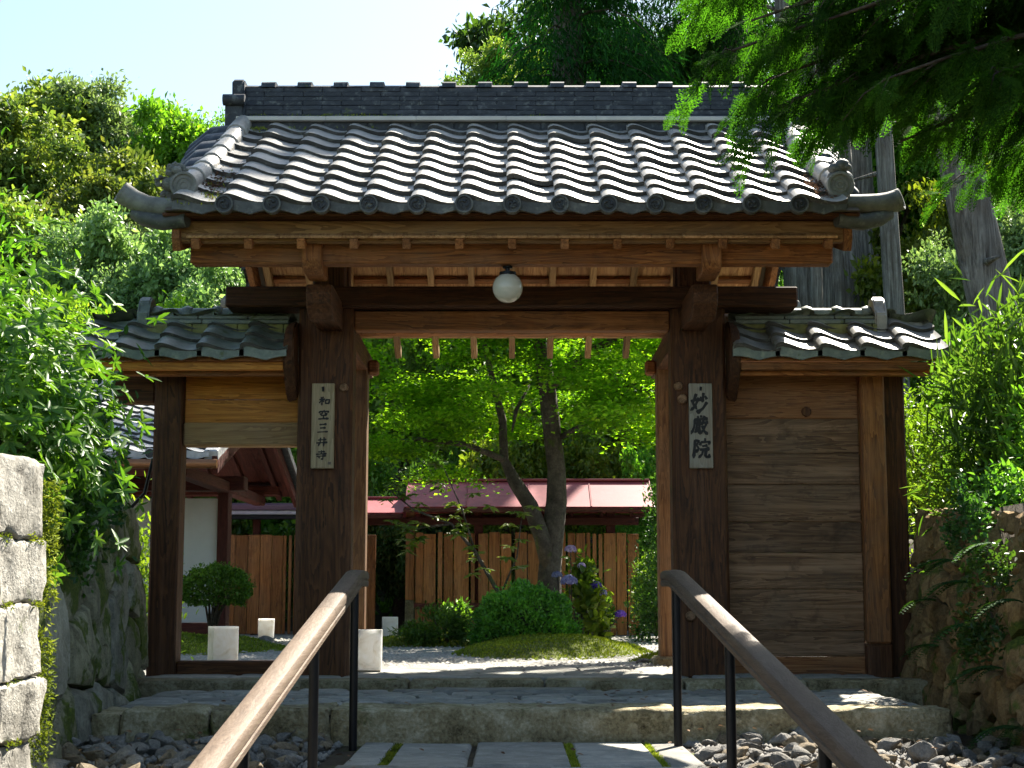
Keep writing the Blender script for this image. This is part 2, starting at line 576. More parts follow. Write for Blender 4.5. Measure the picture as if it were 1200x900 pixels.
def jitter_rows(w, h, rows, cw, g, jx=0.35, jy=0.3):
    s = []
    rh = h / rows
    for r in range(rows):
        n = max(1, int(round(w / (cw * g.uniform(0.8, 1.25)))))
        for k in range(n):
            s.append(((k + .5 + g.uniform(-jx, jx) + (0.5 if r % 2 else 0)) * w / n % w, (r + .5 + g.uniform(-jy, jy)) * rh))
    return s

def poly_stone(poly, depth, bulge, g, gap=0.012, rough=0.012, rings=3):
    """a stone with rounded edges: local coordinates u, v, front = +w; returns verts, faces, centre"""
    cx = sum(p[0] for p in poly) / len(poly); cyy = sum(p[1] for p in poly) / len(poly)
    # refine outline
    pts = []
    for i in range(len(poly)):
        p, q = poly[i], poly[(i + 1) % len(poly)]
        L = math.hypot(q[0] - p[0], q[1] - p[1])
        if L < 1e-4: continue
        n = max(1, int(L / 0.09))
        for k in range(n):
            pts.append((p[0] + (q[0] - p[0]) * k / n, p[1] + (q[1] - p[1]) * k / n))
    n = len(pts)
    rad = np.mean([math.hypot(p[0] - cx, p[1] - cyy) for p in pts])
    prof = [(1.0, -depth), (1.0, -bulge * .75), (0.93, -bulge * .18), (0.74, bulge * 0.10), (0.4, bulge * 0.2)][:rings + 2]
    V, F = [], []
    k0 = max(0.3, 1 - gap / max(rad, .02))
    for ri, (s, w) in enumerate(prof):
        for (px_, py_) in pts:
            j = rough if ri > 0 else 0
            # rounding of corners
            dx, dy = px_ - cx, py_ - cyy
            r0 = math.hypot(dx, dy)
            rr = min(1, (rad * 1.22) / max(r0, 1e-6))
            rr = 0.5 + 0.5 * rr
            V.append((dx * s * k0 * rr + g.uniform(-j, j) * .6, dy * s * k0 * rr + g.uniform(-j, j) * .6, w + g.uniform(-j, j)))
    for ri in range(len(prof) - 1):
        for i in range(n):
            a, b = ri * n + i, ri * n + (i + 1) % n
            F.append([a, b, b + n, a + n])
    V.append((0, 0, prof[-1][1] + g.uniform(-rough, rough)))
    c = len(V) - 1
    o = (len(prof) - 1) * n
    for i in range(n): F.append([o + i, o + (i + 1) % n, c])
    return V, F, (cx, cyy)

def stones_on(parent, polys, fmap, axes, mat, depth, bulge, g, name='stone', gap=0.012, rough=0.012, rings=3, smooth=True):
    """fmap(u,v)->world point on the face, axes=(U,V,W) unit vectors"""
    U, Vv, Wv = axes
    M3 = Matrix((U, Vv, Wv)).transposed()
    for poly in polys:
        V, F, (cu, cv) = poly_stone(poly, depth, bulge * g.uniform(.7, 1.3), g, gap, rough, rings)
        me = bpy.data.meshes.new(name)
        off = g.uniform(-0.25, 0.45) * bulge
        me.from_pydata([tuple(M3 @ (Vector(v) + Vector((0, 0, off)))) for v in V], [], F)
        me.update()
        if smooth:
            for p in me.polygons: p.use_smooth = True
            me.set_sharp_from_angle(angle=R(26))
        add(name, me, mat() if callable(mat) else mat, parent, fmap(cu, cv))
# ------------------------------------------------------------------ platform, steps and path
PF, PB = 7.6, 9.42            # front and back of the landing
g = np.random.default_rng(3)
landing = box('stone_landing', -2.05, 2.12, PF + 0.06, PB + 0.15, -0.4, -0.03, SOIL(), None, 0.0)
tag(landing, kind='structure')
def rough_block(name, x0, x1, y0, y1, z0, z1, mat, parent, j=0.010, cuts=0.10, bev=0.018, warp=0.0):
    """a hewn block: bevelled, subdivided, uneven"""
    c = Vector(((x0 + x1) / 2, (y0 + y1) / 2, (z0 + z1) / 2))
    bm = bmesh.new()
    hx, hy, hz = (x1 - x0) / 2, (y1 - y0) / 2, (z1 - z0) / 2
    nxs, nys, nzs = (max(1, int(2 * h / cuts)) for h in (hx, hy, hz))
    def ax(h, n): return [-h, -h + bev] + [-h + bev + (2 * h - 2 * bev) * k / n for k in range(1, n)] + [h - bev, h]
    ex, ey, ez = ax(hx, nxs), ax(hy, nys), ax(hz, nzs)
    vd = {}
    def vert(i, j_, k):
        key = (i, j_, k)
        if key not in vd:
            p = Vector((ex[i], ey[j_], ez[k]))
            edge = (i in (0, len(ex) - 1)) + (j_ in (0, len(ey) - 1)) + (k in (0, len(ez) - 1))
            if edge >= 2: p *= 1.0; p -= Vector((math.copysign(bev * .45, p.x) if i in (0, len(ex) - 1) else 0, math.copysign(bev * .45, p.y) if j_ in (0, len(ey) - 1) else 0, math.copysign(bev * .45, p.z) if k in (0, len(ez) - 1) else 0))
            p += Vector((g.uniform(-j, j), g.uniform(-j, j), g.uniform(-j, j) * .6))
            if warp:
                q_ = (p + c) * 5.0
                p += Vector(mnoise.noise_vector(q_)) * warp + Vector(mnoise.noise_vector(q_ * 4.1)) * warp * .4
            vd[key] = bm.verts.new(p)
        return vd[key]
    A, B, C = len(ex), len(ey), len(ez)
    for i in range(A - 1):
        for k in range(C - 1):
            for jj in (0, B - 1): bm.faces.new([vert(i, jj, k), vert(i + 1, jj, k), vert(i + 1, jj, k + 1), vert(i, jj, k + 1)])
        for jj in range(B - 1):
            for k in (0, C - 1): bm.faces.new([vert(i, jj, k), vert(i + 1, jj, k), vert(i + 1, jj + 1, k), vert(i, jj + 1, k)])
    for jj in range(B - 1):
        for k in range(C - 1):
            for i in (0, A - 1): bm.faces.new([vert(i, jj, k), vert(i, jj + 1, k), vert(i, jj + 1, k + 1), vert(i, jj, k + 1)])
    return add(name, mesh_bm(name, bm, True, 40), mat, parent, c)

for x0, x1, dz in ((-2.02, -1.885, -.02), (-1.875, -1.45, 0), (-1.44, -.875, .004), (-.865, .80, .006), (.81, 2.10, .002)):
    rough_block('kerb_stone', x0, x1, PF, PF + 0.40 + random.uniform(-.02, .03), -0.36, dz, GRANITE(), landing, 0.006, .05, .016, .014)
rough_block('step_slab', -.46, .44, 9.0, 9.30, -.06, .012, PAVE(), landing, 0.003)
cob = jitter_rows(4.1, 1.35, 7, .24, g, .3, .25)
cob = [c for c in cob if not (1.55 < c[0] < 2.5 and c[1] > .95)]
polys = voronoi(cob, (0, 4.1, 0, 1.36))
stones_on(landing, polys, lambda u, v: Vector((-2.02 + u, PF + 0.42 + v, -.006)), (Vector((1, 0, 0)), Vector((0, 1, 0)), Vector((0, 0, 1))), PAVE, .05, .014, g, 'cobble', .012, .003)
# threshold step and the paving behind it
thr = empty('threshold_step', (0, 9.55, 0), kind='structure')
for x0, x1 in ((-2.3, -1.45), (-1.44, -.62), (-.61, .19), (.20, 1.02), (1.03, 1.75), (1.76, 2.6)):
    rough_block('kerb_stone', x0, x1, PB, PB + .30, -.3, .045, GRANITE(), thr, .006)
court = empty('court_paving', (0, 10.6, 0), kind='structure')
pv = jitter_rows(4.6, 1.5, 5, .36, g, .3, .25)
polys = voronoi(pv, (0, 4.6, 0, 1.55))
stones_on(court, polys, lambda u, v: Vector((-2.3 + u, PB + .32 + v, .045)), (Vector((1, 0, 0)), Vector((0, 1, 0)), Vector((0, 0, 1))), PAVE, .06, .010, g, 'paving_stone', .010, .002)
# the approach path: slabs between gravel strips
path = empty('approach_path', (0, 6.5, -.17), kind='structure')
def pathz(y): return -.152 - max(0, 6.1 - y) * .145
sl = [[(-.70, -.55), (-.52, -.19), (-.165, .245), (.28, .62), (.645, .80)]]
yy = 7.56
row = 0
while yy > -0.6:
    L = (1.05, .62, .8, .7)[row % 4]
    xs = sl[0] if row % 2 == 0 else [(-.72, -.3), (-.27, .12), (.15, .5), (.53, .80)]
    for (x0, x1) in xs:
        y1, y0 = yy, yy - L + .025
        zc = pathz((y0 + y1) / 2)
        b = rough_block('paving_slab', x0, x1, y0 + random.uniform(0, .02), y1 - random.uniform(0, .02), zc - .09, zc + random.uniform(.0, .008), PAVE(), path, .003, .16, .012)
        if (y0 + y1) / 2 < 6.1: b.rotation_euler.x = math.atan(.145)
    yy -= L
    row += 1

# rubble either side of the path
def rock_mesh(seed):
    gg = np.random.default_rng(seed)
    bm = bmesh.new()
    for p in gg.normal(size=(13, 3)):
        p = p / np.linalg.norm(p) * gg.uniform(.8, 1.15)
        bm.verts.new((p[0], p[1] * .8, p[2] * .55))
    bmesh.ops.convex_hull(bm, input=bm.verts)
    for v in list(bm.verts):
        if not v.link_faces: bm.verts.remove(v)
    bmesh.ops.bevel(bm, geom=list(bm.edges), offset=.09, segments=1, affect='EDGES')
    return mesh_bm('stone', bm)
rocks = [rock_mesh(i) for i in range(9)]
rub = empty('rubble_bed', (0, 7, -.17), kind='structure')
cnt = 0
for side in (-1, 1):
    a, b = (.86, 2.02) if side < 0 else (.86, 2.28)
    spots = [(random.uniform(a, b), random.uniform(6.05, 7.56)) for _ in range(1500)]
    kept = []
    for s in spots:
        if all((s[0] - k[0]) ** 2 + (s[1] - k[1]) ** 2 > .078 ** 2 for k in kept):
            kept.append(s)
    kept = [k for k in kept][:148]
    for (x, y) in kept:
        r = random.uniform(.045, .075) * random.choice((.8, 1, 1, 1.25))
        o = add('stone', random.choice(rocks), RUBBLE_B() if random.random() < .33 else RUBBLE(), rub, (side * x, y, -.17 + r * .32 + random.uniform(0, .03)),
                (random.uniform(-.5, .5), random.uniform(-.5, .5), random.uniform(0, 6.3)), (r, r, r))
# finer grit that fills between and continues down the slope
gv, gf = [], []
for _ in range(5000):
    side = random.choice((-1, 1)); y = random.uniform(1, 7.56) if random.random() < .5 else random.uniform(5.8, 7.56)
    x = side * random.uniform(.82, 1.95 if y > 6 else 1.7)
    r = random.uniform(.012, .035)
    z = ground_z(x, y) + r * .3
    q = len(gv)
    ang = random.uniform(0, 6.3)
    for k in range(4): gv.append((x + r * math.cos(ang + k * 1.57) * random.uniform(.6, 1), y + r * math.sin(ang + k * 1.57) * random.uniform(.6, 1), z))
    gv.append((x, y, z + r * .7)); gv.append((x, y, z - r * .5))
    for k in range(4):
        gf.append((q + k, q + (k + 1) % 4, q + 4)); gf.append((q + (k + 1) % 4, q + k, q + 5))
tag(add('grit', mesh_arr('grit', gv, gf), RUBBLE(), rub), kind='stuff')

# ------------------------------------------------------------------ stone walls
def wall_thing(name, loc, label, cat='stone wall'):
    return empty(name, loc, label, cat)

g = np.random.default_rng(11)
# near block wall on the left edge, faces +X
w1 = wall_thing('block_wall', (-1.75, 4, 0), 'sunlit wall of large pitted grey blocks with a mossy corner, left edge of the picture')
rows = [(-1.2, -.62), (-.61, -.33), (-.32, .02), (.03, .235), (.245, .50), (.51, .735), (.745, 1.03)]
for ri, (z0, z1) in enumerate(rows):
    y = 5.93 + (0.05 if ri % 2 else -.02) - (.012 * ri)
    first = True
    while y > 1.2:
        L = random.uniform(.36, .6) if not first else random.choice((.42, .55))
        d = random.uniform(-.012, .012)
        rough_block('block', -2.15, -1.75 + d, y - L + .004, y, z0 - .003 + random.uniform(0, .004), z1 + .003 - random.uniform(0, .004), NEARST(), w1, .004, .035, .012, .022)
        y -= L
        first = False
box('backing', -2.2, -1.85, 1.2, 5.6, -1.3, .98, SOIL(), w1, 0)
# irregular wall behind it up to the gate, faces +X
w2 = wall_thing('rubble_wall', (-2.0, 8, 0), 'shaded mossy wall of irregular stones left of the wooden gate')
A, B = Vector((-1.84, 5.95, -.25)), Vector((-2.27, 10.05, -.25))
Ud = (B - A).normalized(); Wd_ = Vector((Ud.y, -Ud.x, 0)); Vd = (Vector((0, 0, 1)) - Wd_ * .10).normalized()
Lw = (B - A).length
polys = voronoi(jitter_rows(Lw, 1.36, 4, .52, g), (0, Lw, 0, 1.36))
WALLC = lambda: random.choice((WALLST(), WALLST(), stone('wallgrey', (0.10, 0.095, 0.075), (0.24, 0.225, 0.175), (0.37, 0.35, 0.28), moss=.45, speck=70)))
stones_on(w2, polys, lambda u, v: A + Ud * u + Vd * v, (Ud, Vd, Wd_), WALLC, .3, .05, g, 'stone', .012, .011, 3)
bm = bmesh.new()
Mw = Matrix((Ud, Vd, Wd_)).transposed().to_4x4(); Mw.translation = A
bm_box(bm, 0, Lw, 0, 1.30, -.42, -.07, 0, Mw)
add('backing', mesh_bm('backing', bm), SOIL(), w2)
# dark retaining wall on the right, faces -X
w3 = wall_thing('retaining_wall', (2.4, 8, 0), 'dark brown retaining wall of rough stones with ferns right of the gate')
B3, A3 = Vector((2.02, 4.4, -.6)), Vector((2.50, 10.35, -.25))
Ud = (B3 - A3).normalized(); Wd_ = Vector((Ud.y, -Ud.x, 0)).normalized(); 
if Wd_.x > 0: Wd_ = -Wd_
Vd = (Vector((0, 0, 1)) - Wd_ * .14).normalized()
Lw = (B3 - A3).length
polys = voronoi(jitter_rows(Lw, 1.4, 7, .27, g), (0, Lw, 0, 1.38))
stones_on(w3, polys, lambda u, v: A3 + Ud * u + Vd * v + Vector((0, 0, .0)), (Ud, Vd, Wd_), BROWNST, .3, .07, g, 'stone', .012, .019, 3)
bm = bmesh.new()
Mw = Matrix((Ud, Vd, Wd_)).transposed().to_4x4(); Mw.translation = A3
bm_box(bm, 0, Lw, 0, 1.32, -.45, -.09, 0, Mw)
add('backing', mesh_bm('backing', bm), SOIL(), w3)
W3 = (A3, Ud, Vd, Wd_, Lw)
#GATE
# ------------------------------------------------------------------ the gate
SL = 0.555; TA = math.atan(SL); CA, SA = math.cos(TA), math.sin(TA)
RY = 10.62
PITCH, EXPO = 0.273, 0.235
PROF = [(-.11, .032), (-.06, .044), (.02, .050), (.12, .047), (.24, .037), (.38, .022), (.52, .009), (.66, .001), (.78, .0), (.90, .006), (1.0, .020)]

def tile_mesh(w=PITCH, length=.29, th=.030, lift=.036):
    V, F = [], []
    n = len(PROF)
    for (y, dz) in ((0, lift), (length, .004)):
        for (u, z) in PROF: V.append((u * w, y, z + dz))
    for (u, z) in PROF: V.append((u * w, 0.004, z + lift - th))
    for (u, z) in PROF: V.append((u * w, length, z + .004 - th * .6))
    for i in range(n - 1):
        F.append((i, i + 1, n + i + 1, n + i))
        F.append((2 * n + i, 2 * n + i + 1, i + 1, i))
    F.append((0, n, 3 * n, 2 * n)); F.append((n - 1, 2 * n + n - 1, 3 * n + n - 1, n + n - 1))
    me = bpy.data.meshes.new('tile')
    me.from_pydata(V, [], F); me.update()
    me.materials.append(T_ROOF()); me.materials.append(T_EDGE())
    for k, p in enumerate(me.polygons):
        if k < 2 * (n - 1) and k % 2 == 1: p.material_index = 1      # dark clay riser, with its shade also painted into the colour
    for p in me.polygons: p.use_smooth = True
    me.set_sharp_from_angle(angle=R(35))
    return me

def lip_mesh(w=PITCH, drop=.05):
    V, F = [], []
    n = len(PROF)
    for y in (-.012, .01):
        for (u, z) in PROF: V.append((u * w, y, z + .030))
        for (u, z) in PROF: V.append((u * w, y, -drop + .030 * abs(math.cos(math.pi * max(0, u))) + .012))
    for k, o in ((0, 0), (1, 2 * n)):
        for i in range(n - 1):
            F.append((o + i, o + i + 1, o + n + i + 1, o + n + i))
    for i in range(n - 1): F.append((n + i, n + i + 1, 3 * n + i + 1, 3 * n + i)); F.append((i, i + 1, 2 * n + i + 1, 2 * n + i))
    me = bpy.data.meshes.new('eave_lip')
    me.from_pydata(V, [], F); me.update()
    return me

def disc_mesh(r=.054, depth=.05, name='eave_disc', commas=True):
    """round end tile facing -Y with a raised rim and a three-comma relief"""
    bm = bmesh.new()
    S_ = 22
    rings = [(r * .97, depth), (r, 0), (r * .97, -.006), (r * .80, -.006), (r * .77, .004), (0.0, .004)]
    prev = None
    for (rr, y) in rings:
        if rr == 0:
            c = bm.verts.new((0, y, 0))
            for k in range(S_): bm.faces.new([prev[k], prev[(k + 1) % S_], c])
            break
        cur = [bm.verts.new((rr * math.cos(2 * math.pi * k / S_), y, rr * math.sin(2 * math.pi * k / S_))) for k in range(S_)]
        if prev:
            for k in range(S_): bm.faces.new([prev[k], prev[(k + 1) % S_], cur[(k + 1) % S_], cur[k]])
        prev = cur
    if not commas:
        for rr in (.25, .52):
            pts = [(r * rr * math.cos(6.2832 * k / 18), .003, r * rr * math.sin(6.2832 * k / 18)) for k in range(19)]
            V, F = tube_arr(pts, [r * .05] * 19, 5, False)
            vv = [bm.verts.new(v) for v in V]
            for f in F: bm.faces.new([vv[i] for i in f])
    for c in range(3 if commas else 0):
        a0 = c * 2.094
        pts, rad = [], []
        for k in range(6):
            t = k / 5
            a = a0 + t * 2.2; q = r * (.30 + .28 * t)
            pts.append((q * math.cos(a), .002, q * math.sin(a))); rad.append(r * .17 * (1 - t) + .0015)
        V, F = tube_arr(pts, rad, 6)
        vv = [bm.verts.new(v) for v in V]
        for f in F:
            try: bm.faces.new([vv[i] for i in dict.fromkeys(f)])
            except ValueError: pass
    me = mesh_bm(name, bm, True, 40)
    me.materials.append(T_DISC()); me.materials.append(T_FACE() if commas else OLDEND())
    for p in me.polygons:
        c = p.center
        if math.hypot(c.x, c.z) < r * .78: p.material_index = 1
    return me

TILE = tile_mesh(); LIP = lip_mesh(); DISC = disc_mesh()
gate = empty('temple_gate', (0, 10.2, 0), 'roofed wooden temple gate with curved grey tiles over the open entrance', 'gate')
# pillars, plugs
for s in (-1, 1):
    p = box('pillar', *sorted((s * 1.03, s * 1.385)), 10.0, 10.21, .02, 2.42, w_dark(2), gate, .02)
    box('base_stone', *sorted((s * .99, s * 1.43)), 9.94, 10.28, -.12, .03, GRANITE(), gate, .015)
    box('king_post', *sorted((s * 1.1, s * 1.3)), 10.02, 10.2, 2.53, 3.05, w_dark(2), gate, .01)
    q = box('rear_post', *sorted((s * 1.10, s * 1.25)), 11.75, 11.92, .08, 2.28, wood('rearpost', (0.05, 0.022, 0.009), (0.15, 0.07, 0.028), (0.26, 0.14, 0.06), axis=2, streak=.4), gate, .012)
    box('base_stone', *sorted((s * 1.05, s * 1.30)), 11.7, 11.97, -.05, .10, GRANITE(), gate, .02)
    box('bracket', *sorted((s * 1.02, s * 1.10)), 11.78, 11.9, 2.22, 2.33, w_mid(0), gate, .015)
    # tie beam with a carved nose
    prof = [(9.30, 2.36), (9.32, 2.30), (9.38, 2.255), (9.46, 2.225), (9.56, 2.225), (9.64, 2.25), (12.25, 2.25), (12.25, 2.40), (9.42, 2.43), (9.33, 2.42)]
    bm = bmesh.new()
    x0, x1 = sorted((s * 1.10, s * 1.25))
    a = [bm.verts.new((x0, y, z)) for y, z in prof]; b = [bm.verts.new((x1, y, z)) for y, z in prof]
    bm.faces.new(a); bm.faces.new(b[::-1])
    for i in range(len(prof)): bm.faces.new([a[i], b[i], b[(i + 1) % len(prof)], a[(i + 1) % len(prof)]])
    bmesh.ops.bevel(bm, geom=list(bm.edges), offset=.006, segments=1, affect='EDGES')
    add('tie_beam', mesh_bm('tie_beam', bm), w_dark(1), gate)
    prof = [(8.985, 2.50), (9.02, 2.45), (9.10, 2.435), (9.32, 2.435), (9.32, 2.66), (9.03, 2.665), (8.985, 2.62)]
    bm = bmesh.new()
    x0, x1 = sorted((s * 1.12, s * 1.235))
    a = [bm.verts.new((x0, y, z)) for y, z in prof]; b = [bm.verts.new((x1, y, z)) for y, z in prof]
    bm.faces.new(a); bm.faces.new(b[::-1])
    for i in range(len(prof)): bm.faces.new([a[i], b[i], b[(i + 1) % len(prof)], a[(i + 1) % len(prof)]])
    bmesh.ops.bevel(bm, geom=list(bm.edges), offset=.008, segments=1, affect='EDGES')
    add('purlin_bracket', mesh_bm('purlin_bracket', bm), w_mid(2), gate)
    for (px, pz, rr) in (((1.085, 1.875, .03),) if s < 0 else ((1.075, 1.885, .03), (1.10, 1.80, .034), (1.13, .415, .034))):
        d = add('wooden_plug', None, None, gate)
        bpy.data.objects.remove(d)
        tube('wooden_plug', [(s * px, 10.02, pz), (s * px, 9.988, pz), (s * px, 9.975, pz)], [rr, rr, rr * .75], w_panel(1), gate, 14, 40)
# beams
box('lintel_beam', -1.855, 1.85, 9.93, 10.19, 2.395, 2.53, w_dark(0), gate, .01)
box('lower_lintel', -1.028, 1.028, 10.04, 10.17, 2.26, 2.388, w_mid(0), gate, .008)
for yc, za, zb in ((9.11, 2.49, 2.617), (2 * RY - 9.11, 2.59, 2.655)):
    box('purlin', -1.905, 1.90, yc - .06, yc + .06, za, zb, w_mid(0), gate, .01)
box('rear_beam', -1.3, 1.3, 11.77, 11.90, 2.53, 2.63, w_mid(0), gate, .008)
box('ridge_beam', -1.92, 1.92, RY - .06, RY + .06, 3.22, 3.38, w_dark(0), gate, .008)
for s in (-1, 1): box('strut', *sorted((s * 1.12, s * 1.27)), RY - .07, RY + .07, 2.41, 3.22, w_dark(2), gate, .008)
# rafters, laths, sheathing boards (two slopes)
UB = math.atan(.5); cu, su = math.cos(UB), math.sin(UB)
def und(y): return 2.565 + .5 * (y - 8.8)      # underside of the boards on the front slope
LEN = (RY - 8.86) / cu
bmr = bmesh.new(); bm_box(bmr, -.024, .024, 0, LEN, -.062, -.001, .004); RAFT = mesh_bm('rafter', bmr)
bmr = bmesh.new(); bm_box(bmr, -.024, .024, -.17, LEN, -.08, -.001, .004); RAFT_R = mesh_bm('rafter', bmr)
bmr = bmesh.new(); bm_box(bmr, -.089, .089, 0, LEN + .02, 0.002, .018, .002); SHB = mesh_bm('sheathing_board', bmr)
for front in (True, False):
    y0 = 8.86 if front else 2 * RY - 8.86
    rot = (UB, 0, 0) if front else (UB, 0, math.pi)
    for k in range(13):
        add('rafter', RAFT if front else RAFT_R, w_mid(1) if front else w_pale(1), gate, (-1.84 + k * .3067, y0, und(8.86)), rot)
    for k in range(21):
        add('sheathing_board', SHB, w_warm(1), gate, (-1.80 + k * .18, y0 + (.02 if front else -.02) * 0, und(8.86)), rot)
    for d in (.30, .78, 1.25):
        yy_ = 8.86 + d * cu
        yw = yy_ if front else 2 * RY - yy_
        zc = und(yy_)
        bm = bmesh.new(); bm_box(bm, -1.88, 1.88, -.028, .028, -.034, .0, .003)
        add('lath', mesh_bm('lath', bm), w_mid(0), gate, (0, yw, zc - .001), (UB if front else -UB, 0, 0))
    yf = (8.90, 8.97) if front else (2 * RY - 8.97, 2 * RY - 8.90)
    box('eave_fascia', -1.97, 1.96, yf[0], yf[1], 2.588, 2.712, wood('fascia', (0.10, 0.05, 0.016), (0.25, 0.13, 0.045), (0.4, 0.23, 0.09), axis=0) if front else w_warm(0), gate, .006)
    ye = (8.80, 9.05) if front else (2 * RY - 9.05, 2 * RY - 8.80)
    box('eave_board', -2.02, 2.01, ye[0], ye[1], 2.716, 2.736, w_dark(0), gate, .003)
# barge boards
for s in (-1, 1):
    for front in (True, False):
        bm = bmesh.new()
        f = (lambda y: y) if front else (lambda y: 2 * RY - y)
        prof = [(8.86, 2.60), (8.90, 2.53), (9.2, 2.62), (9.8, 2.90), (RY - .004, 3.34), (RY - .004, 3.56), (9.8, 3.12), (9.2, 2.80), (8.86, 2.68)]
        x0, x1 = sorted((s * 1.93, s * 1.975))
        a = [bm.verts.new((x0, f(y), z)) for y, z in prof]; b = [bm.verts.new((x1, f(y), z)) for y, z in prof]
        bm.faces.new(a); bm.faces.new(b[::-1])
        for i in range(len(prof)): bm.faces.new([a[i], b[i], b[(i + 1) % len(prof)], a[(i + 1) % len(prof)]])
        add('barge_board', mesh_bm('barge_board', bm), w_mid(1), gate)

# ---- tiled roof
def TZ(y): return 2.735 + SL * (y - 8.70)
bm = bmesh.new()
prof = [(8.76, 2.738), (RY, TZ(RY) - .03), (2 * RY - 8.76, 2.738), (2 * RY - 9.0, 2.74), (RY, 3.60), (9.0, 2.74)]
a = [bm.verts.new((-2.0, y, z)) for y, z in prof]; b = [bm.verts.new((2.0, y, z)) for y, z in prof]
bm.faces.new(a); bm.faces.new(b[::-1])
for i in range(6): bm.faces.new([a[i], b[i], b[(i + 1) % 6], a[(i + 1) % 6]])
roof = add('roof', mesh_bm('roof', bm), plain('roof_clay', (0.13, 0.10, 0.07), .9), gate)
for front in (True, False):
    for c in range(14):
        for r in range(9):
            if c in (0, 13) and False: continue
            d = r * EXPO * CA
            y = 8.70 + d
            z = TZ(y)
            j = random.uniform(-.004, .004)
            if front:
                add('tile', TILE, T_ROOF(), roof, (-1.911 + c * PITCH + j, y + random.uniform(-.006, .006), z + random.uniform(-.004, .005)), (TA + random.uniform(-.015, .015), random.uniform(-.014, .014), random.uniform(-.016, .016)))
            else:
                add('tile', TILE, T_ROOF(), roof, (1.911 - c * PITCH, 2 * RY - y, z), (TA, 0, math.pi))
        lx = -1.911 + c * PITCH
        if front:
            add('eave_lip', LIP, T_DISC(), roof, (lx, 8.70, 2.735))
            if c > 0: add('eave_disc', DISC, T_DISC(), roof, (lx + random.uniform(-.004, .004), 8.665, 2.752), (0, random.uniform(0, 6), 0))
        else:
            add('eave_lip', LIP, T_DISC(), roof, (-lx, 2 * RY - 8.70, 2.735), (0, 0, math.pi))
            if c > 0: add('eave_disc', DISC, T_DISC(), roof, (-lx, 2 * RY - 8.665, 2.752), (0, 0, math.pi))
# ridge courses
def course(x0, x1, z0, z1, half, piece, mat, off=0):
    bm = bmesh.new()
    x = x0 - off
    while x < x1 - .02:
        a_, b_ = max(x, x0), min(x + piece - .0015, x1)
        if b_ - a_ > .03:
            h = half + random.uniform(-.004, .004)
            dz = random.uniform(-.0015, .0015)
            bm_box(bm, a_, b_, RY - h, RY + h, z0 + dz, z1 + dz - .001, .0025)
        x += piece
    add('ridge_course', mesh_bm('ridge_course', bm), mat, roof)
zr = TZ(RY)                                # 3.80
course(-1.90, 1.88, zr - .085, zr - .015, .185, .30, T_RIDGE())
course(-1.90, 1.88, zr - .014, zr + .016, .225, .62, plain('pale_band', (0.62, 0.59, 0.53), .8))  # pale projecting band below the thin dark courses
z0 = zr + .019
for k in range(7):
    course(-1.86, 1.84, z0, z0 + .033, .145 - .006 * k, .27, T_RIDGE(), .135 * (k % 2))
    z0 += .0345
bm = bmesh.new()
n = 10
for k in range(n + 1):
    pass
capv = [(-.11 + .22 * k / n, z0 + .035 * math.sin(math.pi * k / n) ** .6) for k in range(n + 1)]
a = [bm.verts.new((-1.88, RY + y, z)) for y, z in capv]; b = [bm.verts.new((1.86, RY + y, z)) for y, z in capv]
bm.faces.new(a); bm.faces.new(b[::-1])
for i in range(n): bm.faces.new([a[i], b[i], b[i + 1], a[i + 1]])
bm.faces.new([a[0], a[n], b[n], b[0]])
add('ridge_cap', mesh_bm('ridge_cap', bm, True, 50), T_RIDGE(), roof)
bm = bmesh.new()
for k in range(9):
    a0, a1 = math.pi * k / 8, 0
for k in range(8):
    a0, a1 = math.pi * k / 8, math.pi * (k + 1) / 8
    q = [(.125 * math.cos(t), z0 - .004 + .062 * math.sin(t) ** .7) for t in (a0, a1)]
    vv = [bm.verts.new((x, y, z)) for x in (-.048, .048) for (y, z) in q]
    bm.faces.new([vv[0], vv[1], vv[3], vv[2]])
    c0, c1 = bm.verts.new((-.048, 0, z0)), bm.verts.new((.048, 0, z0))
    bm.faces.new([vv[0], vv[1], c0]); bm.faces.new([vv[2], vv[3], c1])
NUB = mesh_bm('cap_collar', bm)
x = -1.70
while x < 1.8:
    add('cap_collar', NUB, T_RIDGE(), roof, (x, RY, 0))
    x += .252
for s in (-1, 1):
    e = s * 1.86
    bm = bmesh.new()
    # two stacked end tiles with rounded shoulders
    def slab(bm, xa, xb, za, zb, hw, nose):
        pr = [(-hw, za), (hw, za), (hw + .01, zb - .03), (hw - .03, zb), (-hw + .03, zb), (-hw - .01, zb - .03)]
        A_ = [bm.verts.new((xa, RY + y, z)) for y, z in pr]; B_ = [bm.verts.new((xb, RY + y, z)) for y, z in pr]
        bm.faces.new(A_); bm.faces.new(B_[::-1])
        for i in range(6): bm.faces.new([A_[i], B_[i], B_[(i + 1) % 6], A_[(i + 1) % 6]])
    slab(bm, e, e + s * .085, 3.965, z0 + .055, .15, 0)
    slab(bm, e - s * .01, e + s * .12, 3.74, 3.960, .21, 0)
    bmesh.ops.bevel(bm, geom=list(bm.edges), offset=.012, segments=2, affect='EDGES')
    add('ridge_end_tile', mesh_bm('ridge_end_tile', bm, True, 40), T_RIDGE(), roof)
    for zz in (3.93,):
        tube('ridge_end_roll', [(e - s * .02, RY - .225, zz), (e + s * .13, RY - .225, zz)], .04, T_RIDGE(), roof, 12, 40)
